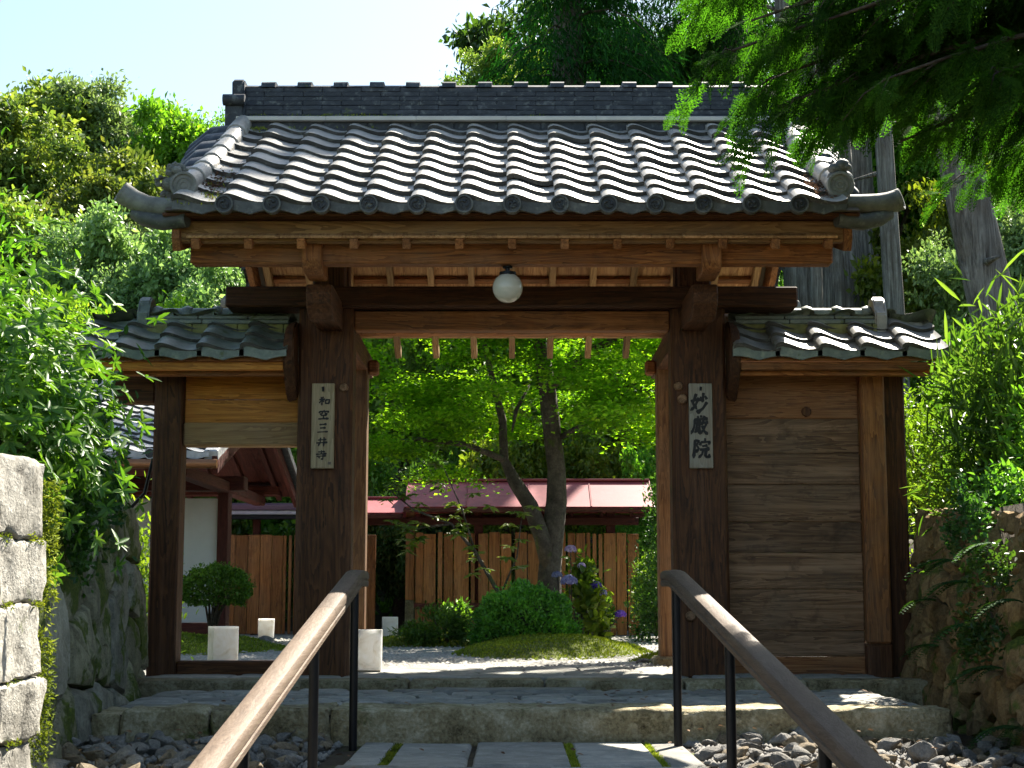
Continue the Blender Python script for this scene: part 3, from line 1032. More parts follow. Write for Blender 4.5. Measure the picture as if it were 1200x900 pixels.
# verge rolls, outer verge tiles, corner rolls, ornaments
def seg_roll(p0, p1, r0, r1, mat, name='verge_roll'):
    p0, p1 = Vector(p0), Vector(p1)
    m = p0 + (p1 - p0) * .985
    tube(name, [p0, p0 + (p1 - p0) * .5, m, p1], [r0, (r0 + r1) / 2, r1, r1 * .94], mat, roof, 14, 35)
for s in (-1, 1):
    for front in (True, False):
        f = (lambda y: y) if front else (lambda y: 2 * RY - y)
        nseg = 7
        pr = None
        for k in range(nseg + 1):
            t = k / nseg
            y = 10.44 - t * (10.44 - 8.84)
            sag = -.05 * math.sin(math.pi * t) + .02 * t
            p = Vector((s * (1.855 + .05 * t), f(y), TZ(y) + .075 + sag))
            if pr is not None: seg_roll(pr, p, .060, .072, T_ROOF())
            pr = p
        add('verge_disc', disc_mesh(.08, .05, 'verge_disc', False), T_DISC() if False else tilemat('oldend', (0.10, 0.10, 0.085), (0.2, 0.195, 0.17), (0.3, 0.295, 0.26), .7), roof,
            (pr.x, pr.y - (.03 if front else -.03), pr.z - .005), (0, 0, 0 if front else math.pi))
        # outer verge tiles: short arched pieces pointing sideways
        for k in range(1, 8):
            yc = 8.93 + k * .205
            zc = TZ(yc) - .005
            bm = bmesh.new()
            m = 8
            rows_ = []
            ow = .10 + .022 * k
            for (xx, dz) in ((s * 1.90, .03), (s * (1.93 + ow * .5), .012), (s * (1.94 + ow), -.02 - ow * .35)):
                top = []; bot = []
                for q in range(m + 1):
                    a_ = math.pi * q / m
                    yl = -.125 * math.cos(a_)
                    zz = zc + dz + yl * SL * .55 + .062 * math.sin(a_) ** .8
                    top.append(bm.verts.new((xx, f(yc + yl), zz)))
                    bot.append(bm.verts.new((xx, f(yc + yl), zz - .045)))
                rows_.append(top + bot[::-1])
            for r_ in range(2):
                A_, B_ = rows_[r_], rows_[r_ + 1]
                for i in range(len(A_)): bm.faces.new([A_[i], A_[(i + 1) % len(A_)], B_[(i + 1) % len(A_)], B_[i]])
            bm.faces.new(rows_[0]); bm.faces.new(rows_[2][::-1])
            add('verge_tile', mesh_bm('verge_tile', bm, True, 40), T_RIDGE(), roof)  # dark ridge colour here paints in the shade of the outward slope
        if s < 0:
            cp = [(-1.93, 8.86, 2.785), (-2.04, 8.885, 2.785), (-2.13, 8.90, 2.80), (-2.21, 8.91, 2.835), (-2.28, 8.915, 2.88)]
        else:
            cp = [(1.93, 8.86, 2.80), (2.04, 8.885, 2.805), (2.13, 8.90, 2.81), (2.2, 8.91, 2.82), (2.265, 8.915, 2.84)]
        cp = [(x_, f(y_), z_) for x_, y_, z_ in cp]
        tube('corner_roll', cp, [.055, .058, .06, .062, .064], tilemat('oldend', (0, 0, 0), (0, 0, 0), (0, 0, 0)), roof, 14, 50)
        d = (Vector(cp[-1]) - Vector(cp[-2])).normalized()
        d = (d + Vector((0, -.55 if front else .55, 0))).normalized()
        o = add('corner_disc', disc_mesh(.066, .05, 'corner_disc', False), tilemat('oldend', (0, 0, 0), (0, 0, 0), (0, 0, 0)), roof, Vector(cp[-1]) + d * .012)
        o.rotation_mode = 'QUATERNION'
        o.rotation_quaternion = d.to_track_quat('-Y', 'Z')
        tube('corner_pan', [(s * 1.88, f(8.83), 2.70), (s * 2.03, f(8.87), 2.695), (s * 2.14, f(8.9), 2.725), (s * 2.21, f(8.93), 2.765)], [.045, .05, .05, .04], T_DISC(), roof, 12, 50)
# corner ornaments: a peony-like knob (left) and a crouching animal (right)
def blobs(name, lst, mat, parent, seed=1, noise_amp=.006):
    gg = random.Random(seed)
    bm = bmesh.new()
    for (c, r, sc) in lst:
        rr = bmesh.ops.create_icosphere(bm, subdivisions=2, radius=r)
        for v in rr['verts']:
            v.co = Vector((v.co.x * sc[0], v.co.y * sc[1], v.co.z * sc[2]))
            v.co += v.co.normalized() * gg.uniform(-noise_amp, noise_amp)
            v.co += Vector(c)
    return add(name, mesh_bm(name, bm, True, 60), mat, parent)
OLD = tilemat('oldend', (0, 0, 0), (0, 0, 0), (0, 0, 0))
def pet(cx, cyy, cz, r, n, ph): return [((cx + r * math.cos(ph + 6.283 * k / n), cyy + .02 * math.sin(ph * 3 + k), cz + r * math.sin(ph + 6.283 * k / n)), r * .62, (1, .8, 1)) for k in range(n)]
blobs('corner_ornament', [((-1.99, 8.90, 2.93), .05, (1.2, 1, .9)), ((-1.99, 8.98, 2.88), .05, (1.3, 1, .8)), ((-1.965, 8.97, 2.93), .035, (1, 1, 1)), ((-2.03, 8.97, 2.925), .026, (1, 1, 1.1)), ((-2.045, 8.97, 2.885), .03, (1, 1, .8)), ((-1.95, 8.98, 3.0), .03, (1, 1, 1))] + pet(-1.965, 8.90, 3.005, .04, 8, .3) + [((-1.965, 8.89, 3.005), .035, (1, 1, 1))] + pet(-2.05, 8.9, 2.945, .026, 6, .8), stone('lichened', (0.06, 0.062, 0.05), (0.15, 0.15, 0.13), (0.26, 0.26, 0.23), moss=.15), roof, 3, .006)
blobs('corner_ornament', [((1.915, 8.880, 2.965), .062, (1.25, 1.1, .7)), ((1.900, 8.860, 3.010), .046, (1.3, 1, .85)), ((1.925, 8.850, 3.030), .04, (1.15, 1.2, .9)), ((1.875, 8.870, 3.045), .016, (.8, .8, 1.6)), ((1.950, 8.830, 3.015), .022, (1.2, 1.2, .9))], T_DISC(), roof, 5, .002)
# ---------------- moss and litter caught on the roof corners
def tufts(name, pts, h, parent, mat, g_, kind='stuff', wid=.35):
    pts = np.asarray(pts, float)
    d = g_.normal(size=pts.shape) * .55 + np.array([[0, 0, 1.0]])
    V, F = leaf_arrays(pts, d, g_.normal(size=pts.shape), h * g_.uniform(.5, 1.3, len(pts)), h * wid)
    o = add(name, mesh_arr(name, V, F), mat, parent)
    return tag(o, kind=kind)
MOSSM = leafmat('moss', [(0.074, 0.107, 0.013), (0.185, 0.232, 0.024), (0.352, 0.386, 0.048)], .25, (1.3, 1.3, .6), .8, 3.0, .1)
gm = np.random.default_rng(5)
mp_ = []
for (cx, cyy, rx, ry, n_) in ((-1.80, 8.80, .05, .05, 260), (-1.82, 9.0, .05, .12, 150), (-1.86, 8.74, .05, .03, 120), (-1.72, 10.37, .16, .02, 200), (.16, RY - .15, .03, .02, 60), (-1.15, RY - .2, .18, .02, 160)):
    xs_ = cx + gm.normal(size=n_) * rx; ys_ = cyy + gm.normal(size=n_) * ry
    zs_ = np.array([TZ(y_) + .03 if y_ < 10.35 else (zr + .02 if y_ > 10.4 else TZ(y_) + .05) for y_ in ys_])
    mp_.append(np.stack([xs_, ys_, zs_], 1))
tufts('roof_moss', np.concatenate(mp_), .022, roof, MOSSM, gm)
lit = leafmat('litter', [(0.10, 0.05, 0.02), (0.22, 0.12, 0.06), (0.33, 0.22, 0.13)], .1, (1, 1, 1), .8)
pt = np.concatenate([np.stack([-1.79 + gm.normal(size=260) * .05, 9.05 + gm.normal(size=260) * .13, np.zeros(260)], 1), np.stack([1.79 + gm.normal(size=180) * .05, 9.0 + gm.normal(size=180) * .12, np.zeros(180)], 1)])
pt[:, 2] = TZ(pt[:, 1]) + .035 + gm.random(len(pt)) * .02
V, F = leaf_arrays(pt, gm.normal(size=pt.shape) * np.array([[1, 1, .3]]), gm.normal(size=pt.shape) * .4 + np.array([[0, 0, 1]]), .03, .012)
tag(add('roof_litter', mesh_arr('roof_litter', V, F), lit, roof), kind='stuff')

# ------------------------------------------------------------------ wing walls
WTILE = tile_mesh(.268, .27, .028, .036); WLIP = LIP
def wing(s, label):
    root = empty('wing_wall', (s * 1.9, 10.25, 0), label, 'wall')
    X_ = lambda a, b: sorted((s * a, s * b))
    # posts
    if s < 0:
        box('post', *X_(2.16, 2.345), 10.15, 10.34, -.02, 2.0, w_dark(2), root, .012)
        box('sill_beam', *X_(1.39, 2.158), 10.18, 10.34, .012, .128, w_dark(0), root, .01)
        box('upper_board', *X_(1.386, 2.158), 10.235, 10.26, 1.83, 1.985, w_gold(0), root, .003)
        box('upper_board', *X_(1.386, 2.158), 10.237, 10.262, 1.675, 1.827, w_gold(0), root, .003)
        box('crossbeam', *X_(1.386, 2.158), 10.19, 10.31, 1.515, 1.672, w_pale(0), root, .012)
        box('plate_beam', *X_(1.50, 2.62), 10.17, 10.33, 1.99, 2.075, w_gold(0), root, .008)
        box('arm_beam', -2.62, -2.35, 10.18, 10.32, 1.80, 1.985, w_dark(0), root, .01)
        box('foot_stone', -2.42, -1.40, 10.1, 10.42, -.2, .008, GRANITE(), root, .015)
    else:
        box('post', *X_(2.283, 2.44), 10.14, 10.30, .24, 2.0, w_mid(2), root, .012)
        box('post_foot', *X_(2.28, 2.443), 10.137, 10.303, -.02, .237, w_dark(2), root, .012)
        box('rear_post', *X_(2.446, 2.60), 10.26, 10.42, -.02, 2.0, w_dark(2), root, .012)
        zs = [.03, .155, .32, .585, .82, 1.02, 1.265, 1.47, 1.70, 1.985]
        for i in range(len(zs) - 1):
            m = w_panel(0) if 0 < i < 8 else wood('plankred', (0.08, 0.028, 0.010), (0.22, 0.085, 0.03), (0.33, 0.15, 0.06), axis=0, wear=.25)
            box('plank', *X_(1.387, 2.281), 10.21 + random.uniform(0, .014), 10.25, zs[i] + .0005, zs[i + 1] - .0005, m, root, .007)
        box('ground_beam', *X_(1.387, 2.281), 10.16, 10.31, -.03, .027, w_dark(0), root, .008)
        box('plate_beam', *X_(1.50, 2.70), 10.17, 10.33, 1.99, 2.06, w_mid(0), root, .008)
        box('foot_stone', 1.40, 2.66, 10.08, 10.45, -.2, -.032, GRANITE(), root, .015)
        tube('knot', [(1.86 + .08, 10.22, 1.745), (1.86 + .08, 10.211, 1.745)], [.035, .03], w_dark(2), root, 9)
    # rounded shoulder board against the pillar
    prof = [(9.84, 1.98), (9.80, 2.06), (9.80, 2.16), (9.86, 2.25), (9.98, 2.31), (10.06, 2.31), (10.06, 1.80), (9.96, 1.86), (9.89, 1.92)]
    bm = bmesh.new()
    a = [bm.verts.new((s * 1.39, y, z)) for y, z in prof]; b = [bm.verts.new((s * 1.455, y, z - .02)) for y, z in prof]
    bm.faces.new(a); bm.faces.new(b[::-1])
    for i in range(len(prof)): bm.faces.new([a[i], b[i], b[(i + 1) % len(prof)], a[(i + 1) % len(prof)]])
    bmesh.ops.bevel(bm, geom=list(bm.edges), offset=.01, segments=2, affect='EDGES')
    add('shoulder_board', mesh_bm('shoulder_board', bm, True, 40), w_dark(2), root)
    # small tiled roof
    ry = 10.25
    e0, e1 = 9.78, 2.055                      # eave edge
    sl = .55; ta = math.atan(sl)
    zt = lambda y: e1 + sl * (y - e0)
    bm = bmesh.new()
    prof = [(e0 + .05, e1 - .005), (ry, zt(ry) - .02), (2 * ry - e0 - .05, e1 - .005), (2 * ry - e0 - .05, e1 - .03), (ry, zt(ry) - .1), (e0 + .05, e1 - .03)]
    x0, x1 = X_(1.46, 2.70 if s > 0 else 2.62)
    a = [bm.verts.new((x0, y, z)) for y, z in prof]; b = [bm.verts.new((x1, y, z)) for y, z in prof]
    bm.faces.new(a); bm.faces.new(b[::-1])
    for i in range(6): bm.faces.new([a[i], b[i], b[(i + 1) % 6], a[(i + 1) % 6]])
    rf = add('roof', mesh_bm('roof', bm), w_mid(0), root)
    box('eave_fascia', x0, x1, e0 + .07, e0 + .12, e1 - .085, e1 - .034, w_gold(0) if s < 0 else w_mid(0), root, .004)
    box('eave_board', x0, x1, e0 + .14, e0 + .2, e1 - .11, e1 - .05, w_mid(0), root, .004)
    c0 = 1.43
    for front in (True, False):
        for c in range(5):
            for r in range(3):
                d = r * .2 * math.cos(ta)
                y = e0 + d
                bx_ = (1.43 + c * .268) if s > 0 else (-2.77 + c * .268)
                if front:
                    add('tile', WTILE, T_WING() if s < 0 else tilemat('wing_lit', (0.1, 0.1, 0.095), (0.21, 0.205, 0.19), (0.33, 0.325, 0.3), .5, moss=.1), rf, (bx_ + random.uniform(-.006, .006), y, zt(y) + random.uniform(-.003, .003)), (ta + random.uniform(-.015, .015), random.uniform(-.012, .012), random.uniform(-.02, .02)))  # right wing front: sunlight put in as a paler tile colour
                else:
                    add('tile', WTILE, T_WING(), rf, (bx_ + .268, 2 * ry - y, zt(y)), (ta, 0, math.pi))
            if front: add('eave_lip', WLIP, T_WING(), rf, (bx_, e0, e1), None, (.98, 1, .9))
    zrr = zt(ry)
    def crs(xa, xb, z0_, z1_, half, piece, mat):
        bm = bmesh.new(); x = xa
        while x < xb - .02:
            bm_box(bm, x, min(x + piece - .004, xb), ry - half, ry + half, z0_ + random.uniform(-.002, .002), z1_, .005); x += piece
        add('ridge_course', mesh_bm('ridge_course', bm), mat, rf)
    xa, xb = X_(1.47, 2.40)
    mossy = tilemat('mossy', (0.10, 0.10, 0.03), (0.2, 0.19, 0.06), (0.3, 0.28, 0.1), .8, (0.3, 0.3, 0.15), .3)
    crs(xa, xb, zrr - .07, zrr + .0, .135, .3, mossy)
    crs(xa, xb, zrr + .004, zrr + .034, .12, .36, T_WING())
    crs(xa, xb, zrr + .038, zrr + .064, .10, .33, T_WING())
    tube('ridge_roll', [(xa, ry, zrr + .075), (xb, ry, zrr + .075)], .055, T_WING(), rf, 14, 50)
    for k in range(5):
        xx = s * (1.56 + k * .2)
        tube('roll_collar', [(xx - .03, ry, zrr + .077), (xx, ry, zrr + .079), (xx + .03, ry, zrr + .077)], [.058, .068, .058], T_WING(), rf, 14, 60)
    # end ornament: little gabled end tile
    bm = bmesh.new()
    pr = [(-.13, zrr - .07), (.13, zrr - .07), (.135, zrr + .07), (.10, zrr + .10), (.09, zrr + .16), (.04, zrr + .20), (-.04, zrr + .20), (-.09, zrr + .16), (-.10, zrr + .10), (-.135, zrr + .07)]
    xa_, xb_ = s * 2.39, s * 2.47
    a = [bm.verts.new((xa_, ry + y, z)) for y, z in pr]; b = [bm.verts.new((xb_, ry + y, z)) for y, z in pr]
    bm.faces.new(a); bm.faces.new(b[::-1])
    for i in range(len(pr)): bm.faces.new([a[i], b[i], b[(i + 1) % len(pr)], a[(i + 1) % len(pr)]])
    bmesh.ops.bevel(bm, geom=list(bm.edges), offset=.01, segments=2, affect='EDGES')
    add('ridge_end_tile', mesh_bm('ridge_end_tile', bm, True, 40), T_WING() if s < 0 else T_ROOF(), rf)
    tube('hip_roll', [(s * 2.46, ry, zrr + .0), (s * 2.6, ry, zrr - .015), (s * 2.72, ry, zrr - .02)], [.055, .058, .055], T_WING() if s < 0 else T_ROOF(), rf, 12, 50)
    return root
wing(-1, 'wing wall with golden upper board and an open gap, under green-grey tiles')
wing(1, 'wing wall closed by weathered horizontal planks, under sunlit grey tiles')

# ------------------------------------------------------------------ lamp and sign boards
lamp = empty('globe_lamp', (-.026, 9.13, 2.36), 'white glass globe lamp hanging under the front beam of the gate', 'lamp')
bm = bmesh.new(); bmesh.ops.create_uvsphere(bm, u_segments=32, v_segments=20, radius=.090)
gm_, gn, gb = newmat('opal_glass')
gb.inputs['Base Color'].default_value = (0.62, 0.59, 0.5, 1); gb.inputs['Roughness'].default_value = .12
gb.inputs['Subsurface Weight'].default_value = .3; gb.inputs['Subsurface Radius'].default_value = (.05, .05, .04)
add('globe', mesh_bm('globe', bm, True), gm_, lamp, (-.026, 9.13, 2.358))
tube('fitting', [(-.026, 9.13, 2.488), (-.026, 9.13, 2.478), (-.026, 9.13, 2.474), (-.026, 9.13, 2.455), (-.026, 9.13, 2.452), (-.026, 9.13, 2.434)], [.03, .03, .014, .014, .05, .052], IRON(), lamp, 16, 40)

STROKES = {
 'wa': [[(.42, .93), (.15, .82)], [(.04, .66), (.52, .70)], [(.28, .86), (.28, .05)], [(.27, .64), (.04, .30)], [(.30, .60), (.46, .42)], [(.58, .64), (.61, .2)], [(.58, .63), (.93, .67), (.88, .2)], [(.61, .26), (.88, .28)]],
 'ku': [[(.49, 1.0), (.52, .88)], [(.14, .84), (.09, .66)], [(.12, .81), (.92, .86), (.82, .70)], [(.40, .76), (.36, .62), (.17, .51)], [(.60, .76), (.62, .59), (.82, .58)], [(.26, .42), (.76, .46)], [(.5, .44), (.5, .1)], [(.05, .05), (.95, .10)]],
 'san': [[(.18, .86), (.80, .92)], [(.25, .5), (.74, .55)], [(.04, .08), (.96, .14)]],
 'i': [[(.14, .66), (.86, .73)], [(.02, .36), (.98, .43)], [(.36, .92), (.34, .4), (.16, .02)], [(.66, .97), (.66, .0)]],
 'ji': [[(.22, .83), (.8, .88)], [(.5, 1.0), (.5, .62)], [(.04, .59), (.96, .66)], [(.10, .38), (.92, .44)], [(.66, .58), (.66, .05), (.50, .13)], [(.28, .31), (.40, .18)]],
 'myo': [[(.30, .95), (.14, .47), (.42, .14)], [(.44, .72), (.30, .3), (.03, .08)], [(.0, .56), (.52, .68)], [(.72, 1.0), (.70, .5)], [(.60, .80), (.53, .56)], [(.82, .84), (.96, .66)], [(.98, .52), (.76, .18), (.42, -.04)]],
 'gon': [[(.30, .99), (.34, .88)], [(.50, 1.02), (.51, .9)], [(.72, .99), (.65, .88)], [(.12, .80), (.92, .85)], [(.16, .82), (.14, .4), (.0, .04)], [(.24, .68), (.54, .71)], [(.30, .66), (.30, .15)], [(.46, .68), (.46, .06)], [(.3, .52), (.46, .53)], [(.3, .38), (.46, .39)], [(.18, .14), (.56, .26)], [(.68, .78), (.56, .5)], [(.62, .62), (.96, .67)], [(.85, .62), (.74, .3), (.50, .02)], [(.62, .48), (.76, .2), (1.0, .02)]],
 'in': [[(.08, .94), (.08, -.02)], [(.08, .9), (.31, .89), (.19, .66), (.33, .5), (.25, .34), (.13, .38)], [(.66, 1.02), (.67, .88)], [(.42, .82), (.40, .64)], [(.42, .81), (.97, .85), (.9, .68)], [(.52, .61), (.84, .65)], [(.40, .43), (.98, .48)], [(.6, .44), (.56, .2), (.36, .0)], [(.77, .45), (.76, .12), (.84, .05), (.99, .07), (.99, .22)]],
}
def glyph(name, key, cx, cz, w, h, y, mat, parent, thick, seed=0, slant=0.0):
    gg = random.Random(seed)
    bm = bmesh.new()
    for st in STROKES[key]:
        P_ = [Vector((cx + (u - .5) * w + slant * (v - .5) * h, cz + (v - .5) * h)) for u, v in st]
        # resample and taper like a brush
        pts = []
        for a_, b_ in zip(P_[:-1], P_[1:]):
            for k in range(6): pts.append(a_ + (b_ - a_) * k / 6)
        pts.append(P_[-1])
        n = len(pts)
        base = thick * gg.uniform(.85, 1.2)
        Lr, Rr = [], []
        for i, p in enumerate(pts):
            d = pts[min(i + 1, n - 1)] - pts[max(i - 1, 0)]
            if d.length < 1e-9: d = Vector((1, 0))
            d.normalize()
            nrm = Vector((-d.y, d.x))
            t = i / (n - 1)
            wv = base * (1.0 - .35 * math.sin(math.pi * min(1, t * 1.2)) + (.25 if t > .8 and abs(d.x) > .8 else 0)) * (1 if t < .85 else (.55 if abs(d.x) < .8 else 1))
            if i == 0: wv *= .7
            if i == n - 1: wv *= .6
            Lr.append(bm.verts.new((p.x + nrm.x * wv * .5, y, p.y + nrm.y * wv * .5)))
            Rr.append(bm.verts.new((p.x - nrm.x * wv * .5, y, p.y - nrm.y * wv * .5)))
        for i in range(n - 1): bm.faces.new([Lr[i], Lr[i + 1], Rr[i + 1], Rr[i]])
        y -= .0002
    return add(name, mesh_bm(name, bm), mat, parent)
sb = empty('sign_board', (-1.215, 9.985, 1.35), 'pale wooden name board with five brush characters on the left pillar', 'sign')
brd = box('board', -1.288, -1.142, 9.965, 9.995, 1.35, 1.90, w_board(2), sb, .004)
for i, k in enumerate(('wa', 'ku', 'san', 'i', 'ji')):
    glyph('character', k, -1.215 - .006 + .004 * (4 - i), 1.783 - i * .087, .074, .062, 9.963, INK(), sb, .0115, i, .05)
tube('hook', [(-1.215, 9.964, 1.872), (-1.215, 9.955, 1.872), (-1.215, 9.955, 1.845)], [.008, .009, .006], IRON(), sb, 8)
box('seal', -1.178, -1.158, 9.9615, 9.9645, 1.375, 1.392, plain('seal_ink', (0.16, 0.12, 0.09)), sb, 0)
sb2 = empty('sign_board', (1.21, 9.985, 1.35), 'grey wooden name board with three bold brush characters on the right pillar', 'sign')
box('board', 1.138, 1.288, 9.965, 9.995, 1.352, 1.90, w_boardg(2), sb2, .004)
for i, k in enumerate(('myo', 'gon', 'in')):
    glyph('character', k, 1.208 + .006 * (i - 1), 1.775 - i * .148, .108, .125, 9.963, INK(), sb2, .021, 20 + i, .1)
tube('hook', [(1.215, 9.964, 1.872), (1.215, 9.955, 1.872), (1.213, 9.955, 1.85)], [.007, .008, .006], IRON(), sb2, 8)

# ------------------------------------------------------------------ handrails
def handrail(x7, x4, label):
    root = empty('handrail', (x7, 7.4, -.17), label, 'handrail', 'wooden handrails of the approach')
    def rx(y): return x7 + (x4 - x7) * (7.45 - y) / 3.45
    def rz(y): return .665 - max(0, 7.36 - y) * .1665
    ys = [7.60, 7.52, 7.44, 7.36, 7.28, 7.1, 6.6, 6.0, 5.36, 5.35, 4.6, 3.8, 3.0, 2.4]
    half = [(.0, .037), (.024, .035), (.036, .030), (.042, .021), (.043, .006), (.043, -.003), (.038, -.008), (.038, -.013), (.042, -.018), (.041, -.036), (.036, -.041), (.0, -.042)]
    sec = half + [(-x_, z_) for x_, z_ in half[-2:0:-1]]
    ns = len(sec)
    def seg(y_list, name):
        bm = bmesh.new(); prev = None
        o0 = Vector((rx(y_list[0]), y_list[0], rz(y_list[0])))
        for y in y_list:
            cur = [bm.verts.new(Vector((rx(y) + a_, y, rz(y) - .04 + b_)) - o0) for a_, b_ in sec]
            if prev:
                for k in range(ns): bm.faces.new([prev[k], prev[(k + 1) % ns], cur[(k + 1) % ns], cur[k]])
            else: bm.faces.new(cur)
            prev = cur
        bm.faces.new(prev[::-1])
        add(name, mesh_bm(name, bm, True, 32), w_rail(1), root, o0)
    seg([7.60, 7.54, 7.47, 7.40, 7.33, 7.26, 7.1, 6.75, 6.353], 'rail')
    seg([6.35, 5.8, 5.2, 4.6, 4.0, 3.4, 2.7, 2.0], 'rail')
    for y in (7.38, 6.05, 4.6, 3.1):
        x = rx(y)
        tube('post', [(x, y, pathz(y) - .1), (x, y, rz(y) - .07)], .0195, IRON(), root, 14, 60)
        tube('saddle', [(x, y, rz(y) - .10), (x, y, rz(y) - .078)], [.0195, .034], IRON(), root, 14, 60)
    return root
handrail(-.735, -.785, 'brown wooden handrail on black posts, left of the path')
handrail(.765, .93, 'brown wooden handrail on black posts, right of the path')
#GARDEN
# ------------------------------------------------------------------ garden floor
gm2, gn2, gb2 = newmat('gravel')
tcg = N(gn2, 'ShaderNodeNewGeometry')
vo = N(gn2, 'ShaderNodeTexVoronoi'); vo.inputs['Scale'].default_value = 45
gn2.links.new(tcg.outputs['Position'], vo.inputs['Vector'])
gc = ramp(gn2, N(gn2, 'ShaderNodeSeparateColor').outputs[0], [(0, (0, 0, 0)), (1, (1, 1, 1))])
sepc = N(gn2, 'ShaderNodeSeparateColor'); gn2.links.new(vo.outputs['Color'], sepc.inputs[0])
gcol = ramp(gn2, sepc.outputs[0], [(0.0, (0.16, 0.15, 0.13)), (.5, (0.33, 0.32, 0.29)), (1.0, (0.5, 0.49, 0.46))])
gn2.links.new(gcol, gb2.inputs['Base Color']); gb2.inputs['Roughness'].default_value = .9
bump(gn2, gb2, vo.outputs['Distance'], .9, .02)
xs = np.linspace(-8.5, 2.72, 40); ys = np.linspace(9.75, 24.2, 50)
Xg, Yg = np.meshgrid(xs, ys, indexing='ij')
Zg = 0.028 + .004 * np.sin(Xg * 3.1) * np.sin(Yg * 2.3)
vid = np.arange(Xg.size).reshape(Xg.shape)
Fq = np.stack([vid[:-1, :-1], vid[1:, :-1], vid[1:, 1:], vid[:-1, 1:]], -1).reshape(-1, 4)
court_gravel = add('gravel_court', mesh_arr('gravel_court', np.stack([Xg, Yg, Zg], -1).reshape(-1, 3), Fq), gm2)
tag(court_gravel, kind='structure')
gg = np.random.default_rng(21)
n = 9000
px_ = gg.uniform(-4.6, 2.6, n); py_ = 11.2 + (gg.random(n) ** 1.5) * 9
r_ = gg.uniform(.008, .018, n)
base = np.array([[1, 0, 0], [0, 1, 0], [-1, 0, 0], [0, -1, 0], [0, 0, .7], [0, 0, -.5]])
V = (base[None] * r_[:, None, None] * gg.uniform(.7, 1.3, (n, 6, 1)))
V += np.stack([px_, py_, .034 + r_ * .25], 1)[:, None, :]
ft = np.array([[0, 1, 4], [1, 2, 4], [2, 3, 4], [3, 0, 4]])
F = (ft[None] + (np.arange(n) * 6)[:, None, None]).reshape(-1, 3)
tag(add('pebbles', mesh_arr('pebbles', V.reshape(-1, 3), F), stone('pebble', (0.2, 0.19, 0.17), (0.36, 0.35, 0.32), (0.5, 0.49, 0.46), speck=30, lichen=0, bumpd=.003), court_gravel), kind='stuff')

def leaf6(pos, d, nrm, L, Wd, fold=.10, curl=.12):
    """pointed oval leaves, two folded quads each"""
    d = unit(d); s = unit(np.cross(d, nrm)); nn = unit(np.cross(s, d))
    k = len(pos)
    L = np.broadcast_to(np.asarray(L, float).reshape(-1, 1), (k, 1)); Wd = np.broadcast_to(np.asarray(Wd, float).reshape(-1, 1), (k, 1))
    b = pos; t = pos + d * L - nn * L * curl
    q1 = pos + d * L * .28 + nn * Wd * fold * 1.5; q2 = pos + d * L * .68 + nn * (Wd * fold - L * curl * .4)
    V = np.stack([b, q1 + s * Wd * .44, q2 + s * Wd * .40, t, q2 - s * Wd * .40, q1 - s * Wd * .44], 1).reshape(-1, 3)
    i = np.arange(k) * 6
    F = np.concatenate([np.stack([i, i + 1, i + 2, i + 3], 1), np.stack([i, i + 3, i + 4, i + 5], 1)])
    return V, F

def moss_mound(x, y, rx, ry, h, label, seed, kind_mat):
    gg = np.random.default_rng(seed)
    root = empty('moss_mound', (x, y, .03), label, 'moss')
    nr, na = 14, 40
    V, F = [], []
    ph = gg.uniform(0, 6, 4)
    def pt(r, a):
        k = 1 + .10 * math.sin(2 * a + ph[0]) + .07 * math.sin(3 * a + ph[1]) + .04 * math.sin(5 * a + ph[2])
        xx, yy = rx * r * k * math.cos(a), ry * r * k * math.sin(a)
        zz = h * (1 - r ** 2.2) * (1 + .18 * math.sin(xx * 5 + ph[3]) * math.sin(yy * 4.4)) - .01
        return xx, yy, zz
    V.append((0, 0, h))
    for i in range(1, nr + 1):
        for k in range(na): V.append(pt(i / nr, 2 * math.pi * k / na))
    for k in range(na): F.append((0, 1 + k, 1 + (k + 1) % na))
    for i in range(nr - 1):
        for k in range(na):
            a, b = 1 + i * na + k, 1 + i * na + (k + 1) % na
            F.append((a, a + na, b + na, b))
    me = bpy.data.meshes.new('moss_cushion'); me.from_pydata(V, [], F); me.update()
    for p in me.polygons: p.use_smooth = True
    add('moss_cushion', me, stone('mossbed', (0.05, 0.065, 0.01), (0.11, 0.135, 0.016), (0.18, 0.2, 0.025), moss=0, speck=55, lichen=0, bumpd=.02), root, (x, y, .03))
    n = int(7000 * rx * ry + 1500)
    a = gg.uniform(0, 6.283, n); r = np.sqrt(gg.random(n))
    P = np.array([pt(r[i], a[i]) for i in range(n)]) + np.array([[x, y, .03]])
    tufts('moss_tufts', P, .026, root, MOSSM, gg, 'stuff', .4)
moss_mound(.36, 14.35, .98, 1.25, .17, 'broad moss mound under the clipped dome shrub', 31, None)
moss_mound(-.85, 16.9, .78, .8, .12, 'moss mound beside the small far lantern, behind the gravel', 32, None)
moss_mound(1.42, 12.5, .45, .7, .10, 'small moss patch by the right rear post of the gate', 33, None)
moss_mound(-3.35, 15.2, 1.2, 1.3, .16, 'moss bank below the round topiary shrub', 34, None)
for i, (x, y, r) in enumerate(((1.0, 12.1, .06), (1.1, 12.0, .075), (1.22, 11.95, .06), (-2.45, 15.6, .16))):
    tag(add('rock', rocks[i], RUBBLE(), None, (x, y, .03 + r * .3), (0, 0, i), (r, r, r)),
        ['smallest grey rock at the edge of the right moss patch', 'middle grey rock at the edge of the right moss patch', 'grey rock nearest the right rear post of the gate', 'mossy boulder beside the round topiary shrub'][i], 'rock')

